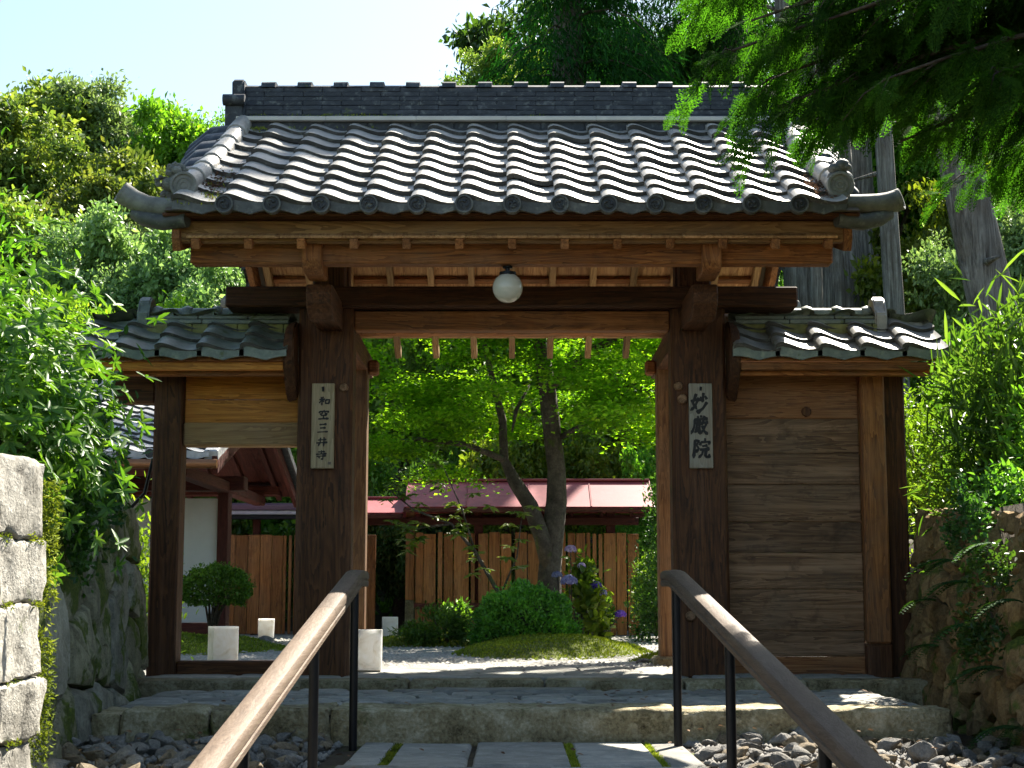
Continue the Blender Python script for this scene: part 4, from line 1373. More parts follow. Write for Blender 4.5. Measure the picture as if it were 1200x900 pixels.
# ------------------------------------------------------------------ lanterns
lm, ln, lb = newmat('lantern_paper')
vL, rawL, _ = objvec(ln, (1, 1, 1))
nz = noise(ln, vL, 7, 6, .7, 1.5)
lc = ramp(ln, nz, [(.30, (0.62, 0.56, 0.46)), (.42, (0.86, 0.84, 0.8)), (.6, (0.93, 0.94, 0.95))])
ln.links.new(lc, lb.inputs['Base Color']); lb.inputs['Roughness'].default_value = .6
ltr = N(ln, 'ShaderNodeBsdfTranslucent'); ln.links.new(lc, ltr.inputs[0])
lmx = N(ln, 'ShaderNodeMixShader'); lmx.inputs[0].default_value = .6
ln.links.new(lb.outputs[0], lmx.inputs[1]); ln.links.new(ltr.outputs[0], lmx.inputs[2]); ln.links.new(lmx.outputs[0], ln.nodes['Material Output'].inputs[0])
def lantern(x, y, z, w, h, rot, label):
    root = empty('box_lantern', (x, y, z), label, 'lantern', 'white box lanterns on the garden floor')
    root.rotation_euler.z = rot
    t = .006
    bm = bmesh.new()
    pr = [(-w / 2, -w / 2), (w / 2, -w / 2), (w / 2, w / 2), (-w / 2, w / 2)]
    out = [[bm.verts.new((a, b, zz)) for a, b in pr] for zz in (.012, h)]
    inn = [[bm.verts.new((a * (1 - 2 * t / w), b * (1 - 2 * t / w), zz)) for a, b in pr] for zz in (.012, h)]
    for k in range(4):
        q = (k + 1) % 4
        bm.faces.new([out[0][k], out[0][q], out[1][q], out[1][k]]); bm.faces.new([inn[0][q], inn[0][k], inn[1][k], inn[1][q]])
        bm.faces.new([out[1][k], out[1][q], inn[1][q], inn[1][k]]); bm.faces.new([out[0][q], out[0][k], inn[0][k], inn[0][q]])
    sh = add('shade', mesh_bm('shade', bm), lm, root, (x, y, z))
    bm = bmesh.new(); bm_box(bm, -w / 2 + .008, w / 2 - .008, -w / 2 + .008, w / 2 - .008, 0, .0115, .002)
    add('base', mesh_bm('base', bm), plain('lantern_base', (0.3, 0.27, 0.22), .8), root, (x, y, z))
    bm = bmesh.new(); bm_box(bm, -w / 2 + .009, w / 2 - .009, -w / 2 + .009, w / 2 - .009, h - .02, h - .012, .001)
    add('lid', mesh_bm('lid', bm), lm, root, (x, y, z))
lantern(-.95, 10.55, .045, .165, .275, R(3), 'bright white box lantern just behind the left gate pillar')
lantern(-1.46, 18.9, .035, .18, .27, R(8), 'box lantern far back by the stone-footed fence post')
lantern(-2.20, 12.05, .035, .19, .28, R(24), 'large turned box lantern seen through the left wing opening')
lantern(-3.0, 19.3, .035, .19, .245, R(6), 'small box lantern by the board fence right of the topiary')

# ------------------------------------------------------------------ dome shrub and topiary
def shrub_leaves(seed, n, rx, ry, rz, leaf, under=.12, lump=.17):
    g_ = np.random.default_rng(seed)
    u = rand_dirs(n, g_); u[:, 2] = np.where(u[:, 2] < -under, -u[:, 2], u[:, 2])
    k = 1 + lump * (np.sin(9 * u[:, :1] + 2) * np.cos(8 * u[:, 1:2]) * .5 + np.sin(15 * u[:, 2:3] + 6 * u[:, :1]) * .3)
    p = u * k * (1 - .22 * g_.random((n, 1)) ** 2) * np.array([[rx, ry, rz]])
    d = u * .9 + g_.normal(size=(n, 3)) * .6 + np.array([[0, 0, .3]])
    L = leaf * g_.uniform(.6, 1.3, n)
    V, F = leaf_arrays(p, d, u + g_.normal(size=(n, 3)) * .5, L, L * .55)
    # shoots that stick out of the clipped outline
    m = n // 40
    us = rand_dirs(m, g_); us[:, 2] = np.abs(us[:, 2])
    b0 = us * np.array([[rx, ry, rz]])
    dd = unit(us + np.array([[0, 0, .8]]) + g_.normal(size=(m, 3)) * .4)
    ps = np.concatenate([b0 + dd * leaf * q for q in (.2, .9, 1.6)])
    V2, F2 = leaf_arrays(ps, np.tile(dd, (3, 1)) + g_.normal(size=ps.shape) * .7, g_.normal(size=ps.shape), leaf * .9, leaf * .45)
    return np.concatenate([V, V2]), np.concatenate([F, F2 + len(V)])
DOME = leafmat('dome', [(0.039, 0.107, 0.020), (0.098, 0.235, 0.029), (0.196, 0.391, 0.049)], .35, (1.3, 1.6, .5), .5)
root = empty('dome_shrub', (.12, 14.9, .12), 'low clipped green dome shrub on the moss mound in the garden', 'shrub')
V, F = shrub_leaves(41, 12500, .50, .48, .50, .038, .05)
add('crown', mesh_arr('crown', V, F), DOME, root, (.12, 14.9, .13))
bm = bmesh.new(); bmesh.ops.create_icosphere(bm, subdivisions=3, radius=1)
for v in bm.verts: v.co = Vector((v.co.x * .40, v.co.y * .38, max(0, v.co.z) * .40))
add('inner_twigs', mesh_bm('inner_twigs', bm), plain('twig_dark', (0.03, 0.028, 0.018), .9, sc=40, var=.6), root, (.12, 14.9, .12))
tubl = [([(0, 0, -.1), (.02 * k - .05, .03 * math.sin(k), .12)], [.015, .01]) for k in range(6)]
add('trunk', tubes_mesh('trunk', tubl, 6), BARK(), root, (.12, 14.9, .12))

root = empty('topiary_shrub', (-2.93, 15.6, .15), 'round clipped topiary shrub on bare stems before the white wall', 'shrub')
V, F = shrub_leaves(42, 7500, .33, .33, .215, .035, .7)
add('crown', mesh_arr('crown', V, F), DOME, root, (-2.93, 15.6, .61))
g_ = random.Random(4)
tl = []
for k in range(9):
    a = g_.uniform(0, 6.28); r = g_.uniform(.08, .26)
    tl.append(([(-.03, 0, -.05), (-.03 + .4 * r * math.cos(a), .4 * r * math.sin(a), .22), (r * math.cos(a), r * math.sin(a), .46)], [.017, .012, .005]))
add('trunk', tubes_mesh('trunk', tl, 6), BARK(), root, (-2.93, 15.6, .15))

def leafy(name, label, cat, loc, n, rad, leaf, wid, mat, seed, stems=8, group=None, low=0.0, hang=0.0, six=True, whorl=0, up=.3, stemcol=None, core=.45):
    """a bush: stems from the base, pointed leaves (or whorls of leaves) through an uneven volume"""
    g_ = np.random.default_rng(seed)
    root = empty(name, loc, label, cat, group)
    rx, ry, rz = rad
    cl = max(6, n // (160 if not whorl else 120))
    u = rand_dirs(cl, g_); u[:, 2] = np.abs(u[:, 2]) * (1 + low) - low
    c = u * (core + (1 - core) * g_.random((cl, 1)) ** .6) * np.array([[rx, ry, rz]]) * .85
    c[:, 2] += rz * low
    if whorl:
        m = n // whorl
        idx = g_.integers(0, cl, m)
        p0 = c[idx] + g_.normal(size=(m, 3)) * np.array([[rx, ry, rz]]) * .16
        ax = unit(unit(p0 + 1e-6) * .8 + g_.normal(size=(m, 3)) * .4 + np.array([[0, 0, up]]))
        t1 = unit(np.cross(ax, g_.normal(size=(m, 3)))); t2 = np.cross(ax, t1)
        P, D, NN = [], [], []
        for k in range(whorl):
            a = 2 * math.pi * k / whorl + g_.uniform(-.3, .3, (m, 1))
            d = (t1 * np.cos(a) + t2 * np.sin(a)) * .9 + ax * g_.uniform(.1, .6, (m, 1)) + np.array([[0, 0, -hang]])
            P.append(p0); D.append(d); NN.append(ax + g_.normal(size=(m, 3)) * .2)
        P, D, NN = map(np.concatenate, (P, D, NN))
    else:
        idx = g_.integers(0, cl, n)
        P = c[idx] + g_.normal(size=(n, 3)) * np.array([[rx, ry, rz]]) * .17
        D = unit(P + 1e-6) * .5 + g_.normal(size=(n, 3)) * .7 + np.array([[0, 0, up - hang]])
        NN = g_.normal(size=(n, 3)) * .6 + np.array([[0, 0, 1.0]])
    L = leaf * g_.uniform(.6, 1.25, len(P))
    V, F = (leaf6 if six else leaf_arrays)(P, D, NN, L, L * wid)
    add('foliage', mesh_arr('foliage', V, F), mat, root, loc)
    tl = []
    for k in range(stems):
        t = c[g_.integers(0, cl)]
        mid = np.array([t[0] * .4, t[1] * .4, t[2] * .5]) + g_.normal(size=3) * .05 * rx
        tl.append(([(g_.normal() * .05 * rx, g_.normal() * .05 * ry, -.12), tuple(mid), tuple(t)], [.012 + .006 * rz, .008 + .004 * rz, .003]))
    if stems: add('stems', tubes_mesh('stems', tl, 5), stemcol or BARK(), root, loc)
    return root

G_MID = leafmat('mid', [(0.046, 0.108, 0.022), (0.090, 0.198, 0.032), (0.180, 0.306, 0.050)], .42)
G_LIME = leafmat('lime', [(0.069, 0.127, 0.014), (0.138, 0.218, 0.023), (0.253, 0.322, 0.046)], .5, (1.5, 1.55, .5))
G_DARK = leafmat('dark', [(0.022, 0.065, 0.018), (0.053, 0.126, 0.029), (0.094, 0.203, 0.043)], .35)
G_OLIVE = leafmat('olive', [(0.069, 0.134, 0.031), (0.156, 0.244, 0.051), (0.332, 0.389, 0.078)], .38, (1.4, 1.4, .6))
G_RHODO = leafmat('rhodo', [(0.038, 0.090, 0.019), (0.090, 0.179, 0.030), (0.209, 0.299, 0.062)], .4, (1.6, 1.7, .45), .45, 2.5, .28)
G_MAPLE = leafmat('maple', [(0.066, 0.183, 0.017), (0.151, 0.351, 0.028), (0.300, 0.519, 0.045)], .72, (1.6, 1.6, .4), .6, .9, .15)
G_CONI = leafmat('conifer', [(0.010, 0.035, 0.010), (0.022, 0.072, 0.015), (0.043, 0.121, 0.021)], .38, (1.3, 1.8, .5), .75, 1.0, .08)
G_BAMB = leafmat('bamboo', [(0.047, 0.103, 0.018), (0.103, 0.178, 0.030), (0.187, 0.262, 0.059)], .45, (1.4, 1.6, .5), .4)
G_FERN = leafmat('fern', [(0.018, 0.050, 0.016), (0.036, 0.090, 0.027), (0.072, 0.135, 0.036)], .4, None, .8, 2.0, .08)

# garden plants
leafy('fern_clump', 'spreading feathery green plant left of the dome shrub on the moss', 'plant', (-.72, 16.4, .1), 2600, (.42, .36, .34), .07, .25, G_MID, 51, 6)
leafy('leafy_shrub', 'dark leafy shrub at the right end of the board fence', 'shrub', (1.75, 18.2, .05), 5200, (.42, .5, 1.75), .06, .45, G_DARK, 52, 8, low=.2)
def pot(x, y, r, h, label, plabel, mat, seed):
    p = empty('plant_pot', (x, y, .03), label, 'pot')
    bm = bmesh.new()
    S_ = 20
    prev = None
    for rr, z in ((r * .7, 0), (r * .95, h * .85), (r * 1.05, h * .87), (r * 1.05, h), (r * .92, h), (r * .9, h * .9), (0.001, h * .88)):
        cur = [bm.verts.new((rr * math.cos(6.2832 * k / S_), rr * math.sin(6.2832 * k / S_), z)) for k in range(S_)]
        if prev:
            for k in range(S_): bm.faces.new([prev[k], prev[(k + 1) % S_], cur[(k + 1) % S_], cur[k]])
        prev = cur
    add('vessel', mesh_bm('vessel', bm, True, 40), plain('pot_glaze', (0.02, 0.019, 0.018), .4), p, (x, y, .03))
    leafy('potted_plant', plabel, 'plant', (x, y, .03 + h * .9), 700, (r * 1.6, r * 1.6, r * 2.2), .09, .4, mat, seed, 7)
pot(-.72, 19.0, .14, .22, 'dark round pot left of the dome shrub before the fence', 'leafy plant growing in the dark pot left of the dome shrub', G_MID, 55)
pot(.98, 17.4, .12, .2, 'dark round pot right of the hydrangea before the fence', 'low leafy plant in the dark pot right of the hydrangea', G_MID, 56)
# hydrangea
hy = leafy('hydrangea', 'hydrangea with blue and violet flower heads right of the dome shrub', 'flowering shrub', (.66, 16.3, .08), 900, (.36, .3, .85), .11, .62, G_LIME, 57, 12, up=.1)
fl = leafmat('petal_blue', [(0.12, 0.12, 0.30), (0.24, 0.23, 0.42), (0.42, 0.41, 0.56)], .3, (1, 1, 1), .6, 30)
fp = leafmat('petal_pink', [(0.32, 0.2, 0.42), (0.5, 0.36, 0.55), (0.68, 0.56, 0.68)], .3, (1, 1, 1), .6, 30)
fv = leafmat('petal_violet', [(0.10, 0.03, 0.34), (0.16, 0.06, 0.46), (0.28, 0.15, 0.6)], .3, (1, 1, 1), .6, 30)
for k, (x, y, z, r, m) in enumerate(((.60, 16.1, 1.02, .062, fp), (.58, 16.05, .70, .085, fl), (.46, 16.1, .76, .055, fl), (.86, 16.2, .64, .075, fv), (.92, 16.15, .58, .055, fl), (1.12, 16.3, .36, .06, fv), (.72, 16.3, .86, .045, fp))):
    gq = np.random.default_rng(60 + k)
    u = rand_dirs(170, gq); u[:, 2] = np.abs(u[:, 2]) * .9 - .2
    V, F = leaf_arrays(u * r, np.cross(u, gq.normal(size=u.shape)), u, r * .38, r * .36, .05)
    V = V - np.repeat(unit(np.cross(u, gq.normal(size=u.shape))) * 0, 4, axis=0)
    add('flower_head', mesh_arr('flower_head', V, F), m, hy, (x, y, z))
    tube('flower_stem', [(x * .6 + .26, y + .06, .1), (x, y, z)], [.008, .005], BARK(), hy, 6)
# leaning sapling with large leaves
sap = empty('sapling', (-.05, 16.2, .1), 'thin leaning sapling with large pale leaves in front of the maple trunk', 'tree')
paths = [[(-.05, 16.2, .1), (-.12, 16.18, .55), (-.38, 16.1, 1.0), (-.62, 16.05, 1.28), (-1.0, 16.0, 1.42), (-1.25, 15.95, 1.62)], [(-.38, 16.1, 1.0), (-.52, 16.1, 1.45), (-.70, 16.1, 1.85)], [(-.12, 16.18, .55), (.05, 16.2, .95), (.1, 16.1, 1.35)], [(-.62, 16.05, 1.28), (-.9, 16.1, 1.25), (-1.1, 16.2, 1.2)]]
add('trunk', tubes_mesh('trunk', [(p, list(np.linspace(.028 if i == 0 else .014, .005, len(p)))) for i, p in enumerate(paths)], 6), BARK(), sap)
gq = np.random.default_rng(71)
P, D, NN = [], [], []
for p in paths:
    for q in p[2:] if len(p) > 3 else p[1:]:
        for _ in range(5):
            c = np.array(q) + gq.normal(size=3) * .12
            a0 = gq.uniform(0, 6)
            for k in range(7):
                a = a0 + k * .9
                P.append(c); D.append((math.cos(a), math.sin(a), gq.uniform(-.5, .3))); NN.append((gq.normal() * .3, gq.normal() * .3 - .3, 1))
V, F = leaf6(np.array(P), np.array(D, float), np.array(NN, float), .12 * gq.uniform(.7, 1.2, len(P)), .048)
add('crown', mesh_arr('crown', V, F), leafmat('sapling', [(0.05, 0.09, 0.015), (0.11, 0.16, 0.025), (0.19, 0.23, 0.05)], .45), sap)

# ------------------------------------------------------------------ maple
mp = empty('maple_tree', (.43, 17.5, .03), 'old green maple with a forked mossy trunk behind the gate opening', 'tree')
main = [(.42, 17.5, -.1), (.41, 17.5, .35), (.42, 17.5, .8), (.45, 17.5, 1.15), (.50, 17.5, 1.6), (.50, 17.48, 1.95), (.44, 17.45, 2.5), (.38, 17.4, 2.95), (.30, 17.4, 3.5), (.22, 17.5, 4.2), (.15, 17.6, 5.0)]
left = [(.42, 17.48, .85), (.33, 17.42, 1.2), (.20, 17.36, 1.55), (.03, 17.3, 1.8), (-.08, 17.3, 2.05), (-.10, 17.35, 2.5), (-.25, 17.4, 3.1), (-.4, 17.4, 3.8)]
brs = [(main, [.19, .145, .13, .12, .108, .105, .10, .09, .07, .05, .03]), (left, [.10, .095, .088, .075, .055, .038, .028, .015]),
       ([(.40, 17.42, 2.85), (.62, 17.3, 3.05), (.85, 17.1, 3.22), (1.15, 16.9, 3.36), (1.6, 16.8, 3.6)], [.06, .055, .045, .035, .015]),
       ([(.50, 17.46, 2.3), (.9, 17.2, 2.5), (1.4, 17.1, 2.6)], [.035, .025, .01]),
       ([(-.08, 17.3, 2.05), (-.5, 17.1, 2.2), (-1.0, 17, 2.25), (-1.5, 17, 2.2)], [.04, .03, .022, .01]),
       ([(.2, 17.4, 2.9), (.05, 17.3, 2.6), (.0, 17.2, 2.35)], [.015, .02, .01]),
       ([(.3, 17.4, 3.5), (-.4, 17.3, 3.9), (-1.2, 17.2, 4.0)], [.04, .03, .012]), ([(.22, 17.5, 4.2), (.9, 17.4, 4.6), (1.5, 17.5, 4.7)], [.04, .025, .01])]
bm_m = tubes_mesh('trunk', brs, 12)
for v in bm_m.vertices:
    c = v.co
    k = .012 * (math.sin(c.z * 9 + c.x * 40) + math.sin(c.z * 23 + c.y * 60))
    v.co.x += k * .6; v.co.y += k * .6
add('trunk', bm_m, BARK(), mp)
gq = np.random.default_rng(81)
P, D, NN = [], [], []
for k in range(112):
    while True:
        c = np.array([gq.uniform(-2.0, 2.2), gq.uniform(15.9, 19.3), gq.uniform(1.9, 5.2)])
        e = ((c[0] - .2) / 2.2) ** 2 + ((c[1] - 17.5) / 1.9) ** 2 + ((c[2] - 3.3) / 1.9) ** 2
        if .18 < e < 1.0 and not (abs(c[0] - .45) < .45 and c[2] < 2.6 and c[1] < 17.6) and not (c[0] > -.6 and c[2] < 2.3): break
    r = gq.uniform(.28, .52); m = int(560 * (r / .4) ** 2)
    q = gq.normal(size=(m, 3)) * np.array([[r * .5, r * .5, .055]])
    q[:, 2] -= (q[:, 0] ** 2 + q[:, 1] ** 2) * .35
    P.append(c + q)
    D.append(gq.normal(size=(m, 3)) * np.array([[1, 1, .25]]) + np.array([[0, 0, -.25]]))
    NN.append(gq.normal(size=(m, 3)) * .35 + np.array([[0, 0, 1]]))
for k in range(38):
    while True:
        c = np.array([gq.uniform(-1.75, 1.6), gq.uniform(15.6, 17.0), gq.uniform(1.95, 4.0)])
        if not (.1 < c[0] < .75 and c[2] < 2.75) and not (c[0] < -.2 and c[2] < 2.1) and not (c[0] > -.6 and c[2] < 2.3): break
    r = gq.uniform(.25, .42); m = int(520 * (r / .4) ** 2)
    q = gq.normal(size=(m, 3)) * np.array([[r * .5, r * .5, .05]])
    q[:, 2] -= (q[:, 0] ** 2 + q[:, 1] ** 2) * .35
    P.append(c + q)
    D.append(gq.normal(size=(m, 3)) * np.array([[1, 1, .25]]) + np.array([[0, 0, -.25]]))
    NN.append(gq.normal(size=(m, 3)) * .35 + np.array([[0, 0, 1]]))
P, D, NN = map(np.concatenate, (P, D, NN))
L = .062 * gq.uniform(.6, 1.2, len(P))
V, F = leaf_arrays(P, D, NN, L, L * .75, .05)
add('crown', mesh_arr('crown', V, F), G_MAPLE, mp)

# ------------------------------------------------------------------ board fence with red metal roof
fe = empty('roofed_fence', (.2, 21, .03), 'board fence under a sunlit red metal roof behind the maple', 'fence')
METAL = plain('red_metal', (0.30, 0.055, 0.065), .5, 0.0, .25, 5, .3)
def metal_roof(parent, x0, x1, ye, ze, yr, zr_, n):
    rise = zr_ - ze; run = yr - ye; L = math.hypot(rise, run); a = math.atan2(rise, run)
    w = (x1 - x0) / n
    for side in (0, 1):
        for k in range(n):
            bm = bmesh.new(); bm_box(bm, -w / 2 + .006, w / 2 - .006, 0, L, 0, .014, .003)
            bm_box(bm, w / 2 - .006, w / 2 + .004, 0, L, -.002, .024, 0)
            y = ye if side == 0 else 2 * yr - ye
            add('roof_panel', mesh_bm('roof_panel', bm), METAL, parent, (x0 + (k + .5) * w, y, ze), (a, 0, 0 if side == 0 else math.pi))
    box('ridge_cap', x0, x1, yr - .07, yr + .07, zr_ - .003, zr_ + .03, METAL, parent, .008)
    for yy_ in (ye, 2 * yr - ye):
        box('eave_edge', x0, x1, yy_ - .02, yy_ + .03, ze - .06, ze - .008, w_red(0), parent, .005)
    box('ridge_beam', x0, x1, yr - .05, yr + .05, zr_ - .16, zr_ - .03, w_red(0), parent, .005)
    k = x0 + .15
    while k < x1:
        for s_ in (0, 1):
            bm = bmesh.new(); bm_box(bm, -.022, .022, .02, L, -.06, -.004, 0)
            add('rafter', mesh_bm('rafter', bm), w_red(1), parent, (k, ye if s_ == 0 else 2 * yr - ye, ze), (a, 0, 0 if s_ == 0 else math.pi))
        k += .42
metal_roof(fe, -1.42, 1.86, 20.45, 1.70, 21.2, 2.10, 4)
metal_roof(fe, -2.42, -1.44, 20.6, 1.63, 21.2, 1.86, 1)
for x in (-1.37, -.45, .5, 1.33):
    box('post', x - .06, x + .06, 21.1, 21.22, .5, 1.95, w_red(2) if x > -1 else w_mid(2), fe, .006)
    box('post_footing', x - .062, x + .062, 21.098, 21.222, 0, .498, GRANITE() if x < -1 else w_mid(2), fe, .006)
box('tie_rail', -2.4, 1.7, 21.02, 21.09, 1.50, 1.60, w_red(0), fe, .005)
box('low_rail', -1.3, 1.27, 20.9, 21.0, .38, .46, w_red(0), fe, .005)
x = -1.29
for w, gap in [(.10, .008), (.16, .03), (.06, .02), (.12, .012), (.2, .03), (.05, .05), (.13, .01), (.15, .01), (.14, .05), (.16, .012), (.16, .06), (.14, .015), (.05, .03), (.05, .03), (.10, .012), (.12, .02), (.05, .03), (.05, .03), (.05, .02), (.16, .01), (.13, .02), (.15, .01), (.13, .01)]:
    if x > 1.62: break
    box('board', x, x + w, 21.0 + random.uniform(.0, .012), 21.03 + .012, .04, 1.39 + random.uniform(-.015, .015), w_fence(2), fe, .004)
    x += w + gap
fe2 = empty('roofed_fence', (-3.0, 21.9, .03), 'lower board fence with a dark metal roof edge seen through the left wing opening', 'fence')
METAL2 = plain('plum_metal', (0.13, 0.075, 0.11), .3, 0.2, .12, 3, .6)
for i, (za, zb, m) in enumerate(((1.60, 1.66, IRON()), (1.665, 1.72, plain('pale_metal', (0.45, 0.42, 0.47), .35, .3)), (1.725, 1.80, METAL2))):
    box('roof_edge', -4.6, -2.44, 21.5 - .02 * i, 21.58, za, zb, m, fe2, .006)
bm = bmesh.new(); bm_box(bm, -1.05, 1.05, 0, .7, 0, .02, .004)
add('roof_panel', mesh_bm('roof_panel', bm), METAL2, fe2, (-3.55, 21.52, 1.803), (.05, 0, 0))
for x in (-4.4, -3.55, -2.5): box('post', x - .05, x + .05, 21.75, 21.85, .02, 1.84, w_red(2), fe2, .005)
x = -4.5
for k in range(40):
    if x > -2.0: break
    sl_ = -3.25 < x < -2.92
    w = .04 if sl_ else random.uniform(.14, .17)
    box('board', x, x + w, 21.68, 21.71, .04, 1.39 + random.uniform(-.006, .006), w_fence(2), fe2, .004)
    x += w + (.035 if sl_ else .006)

# ------------------------------------------------------------------ white plaster wall with tiled roof
pw = empty('roofed_wall', (-4.6, 17.3, .03), 'white plaster wall with red posts under a pale tiled roof, beyond the left wing', 'wall')
box('plaster_panel', -7.4, -3.24, 17.26, 17.38, .26, 1.62, plain('plaster', (0.74, 0.74, 0.72), .85, 0, .04), pw, .003)
box('sill_beam', -7.4, -3.24, 17.22, 17.42, .02, .257, w_red(0), pw, .006)
for x in (-3.18, -5.3, -7.3): box('post', x - .058, x + .058, 17.2, 17.44, .0, 1.70, w_red(2), pw, .008)
box('wall_plate', -7.5, -2.95, 17.2, 17.44, 1.705, 1.86, w_red(0), pw, .01)
VX, EY, EZ, RZ_, RYY = -2.80, 14.5, 1.83, 2.68, 17.3
SLb = (RZ_ - EZ) / (RYY - EY); TAb = math.atan(SLb); Lb = math.hypot(RZ_ - EZ, RYY - EY)
for x in (-3.18, -5.3):
    box('cross_beam', x - .07, x + .07, 14.9, 19.7, 1.68, 1.80, w_red(1), pw, .01)
for yb in (15.0, 2 * RYY - 15.0): box('purlin', -7.5, -2.92, yb - .06, yb + .06, 1.80, 1.92, w_red(0), pw, .01)
for front in (True, False):
    y0 = EY if front else 2 * RYY - EY
    rot = (TAb, 0, 0) if front else (TAb, 0, math.pi)
    bm = bmesh.new(); bm_box(bm, -7.5, VX, .02, Lb, -.02, .012, 0)
    me = mesh_bm('roof_deck', bm)
    if not front:
        for v in me.vertices: v.co.x = -v.co.x
    add('roof_deck', me, w_red(1), pw, (0, y0, EZ), rot)
    for k in range(12):
        bm = bmesh.new(); bm_box(bm, -.03, .03, .05, Lb, -.085, -.0205, .003)
        add('rafter', mesh_bm('rafter', bm), w_red(1), pw, (-2.98 - k * .38, y0, EZ), rot)
    bm = bmesh.new(); bm_box(bm, -.025, .025, 0, Lb + .01, -.16, .01, .004)
    add('barge_board', mesh_bm('barge_board', bm), w_red(1), pw, (VX + .03, y0, EZ), rot)
    ncol, nrow = (15, 12) if front else (15, 6)
    for c in range(ncol):
        for r in range(nrow if front else 12):
            if not front and c > 2: continue
            d = r * .24
            yy_ = EY + d * math.cos(TAb)
            if front: add('tile', TILE, T_FAR(), pw, (VX - .02 - (c + 1) * PITCH, yy_, EZ + .012 + SLb * (yy_ - EY)), (TAb + random.uniform(-.006, .006), 0, random.uniform(-.006, .006)))
            else: add('tile', TILE, T_FAR(), pw, (VX - .02 - c * PITCH, 2 * RYY - yy_, EZ + .012 + SLb * (yy_ - EY)), (TAb, 0, math.pi))
        if front:
            add('eave_disc', DISC, T_FAR(), pw, (VX - .02 - (c + 1) * PITCH, EY - .03, EZ + .03))
            add('eave_lip', LIP, T_FAR(), pw, (VX - .02 - (c + 1) * PITCH, EY, EZ + .01))
    # verge tiles on the gable edge
    for r in range(12):
        yy_ = EY + r * .24 * math.cos(TAb)
        bm = bmesh.new(); bm_box(bm, -.10, .03, 0, .25, -.05, .055, .012)
        f = yy_ if front else 2 * RYY - yy_
        add('verge_tile', mesh_bm('verge_tile', bm), T_FAR() if front else T_RIDGE(), pw, (VX + .03, f, EZ + .012 + SLb * (yy_ - EY)), (TAb + .03, 0, 0) if front else (TAb + .03, 0, math.pi))
tube('gutter', [(-7.4, EY - .03, EZ - .065), (VX + .06, EY - .03, EZ - .065)], .045, plain('copper', (0.30, 0.13, 0.06), .4, .5), pw, 10, 60)
for k, (za, zb, h) in enumerate(((RZ_ + .02, RZ_ + .08, .16), (RZ_ + .083, RZ_ + .14, .13), (RZ_ + .143, RZ_ + .2, .11))):
    box('ridge_course', -7.5, VX + .05, RYY - h, RYY + h, za, zb, T_FAR(), pw, .008)
tube('ridge_roll', [(-7.5, RYY, RZ_ + .21), (VX + .05, RYY, RZ_ + .21)], .06, T_FAR(), pw, 12, 50)
#TREES
# ------------------------------------------------------------------ trees
CROWNS = [crown_mesh('crown', 100 + i, clumps=95, per=620, leaf=.05, rx=1.0, rz=1.0) for i in range(5)]

def trunk_mesh(h, r, clumps, sc, seed, lean=(0, 0)):
    """trunk with limbs reaching some clumps; base at origin, crown centre at height h"""
    g_ = np.random.default_rng(seed)
    lst = []
    top = Vector((lean[0], lean[1], h + sc[2] * .3))
    pts = [Vector((0, 0, -.4)), Vector((lean[0] * .2 + g_.normal() * .05, g_.normal() * .05, h * .35)), Vector((lean[0] * .6, lean[1] * .6, h * .75)), top]
    lst.append((pts, [r * 1.25, r, r * .8, r * .35]))
    for c in clumps[:14]:
        e = Vector((c[0] * sc[0] + lean[0], c[1] * sc[1] + lean[1], h + c[2] * sc[2]))
        b = pts[2] + (top - pts[2]) * g_.random() * .6 if g_.random() < .6 else pts[1] + (pts[2] - pts[1]) * g_.random()
        m = b + (e - b) * .5 + Vector((0, 0, .1 * sc[2]))
        lst.append(([b, m, e], [r * .4, r * .25, r * .08]))
    return tubes_mesh('trunk', lst, 7)

def tree(name, x, y, top, rad, rz, mat, label, v, group, lean=(0, 0), r=None, bark=None):
    z = ground_z(x, y)
    root = empty(name, (x, y, z), label, 'tree', group)
    me, cl = CROWNS[v % len(CROWNS)]
    hc = max(top - rz - z, .2)
    rot = (x * 1.7 + y * .9) % 6.28
    o = add('crown', me, mat, root, (x + lean[0], y + lean[1], z + hc), (0, 0, rot), (rad, rad, rz))
    cr = np.array([[c[0] * math.cos(rot) - c[1] * math.sin(rot), c[0] * math.sin(rot) + c[1] * math.cos(rot), c[2]] for c in cl])
    add('trunk', trunk_mesh(hc, r or .05 * rad + .06, cr, (rad, rad, rz), int(v * 13 + x * 7 + 500), lean), bark or BARK(), root, (x, y, z))
    return root

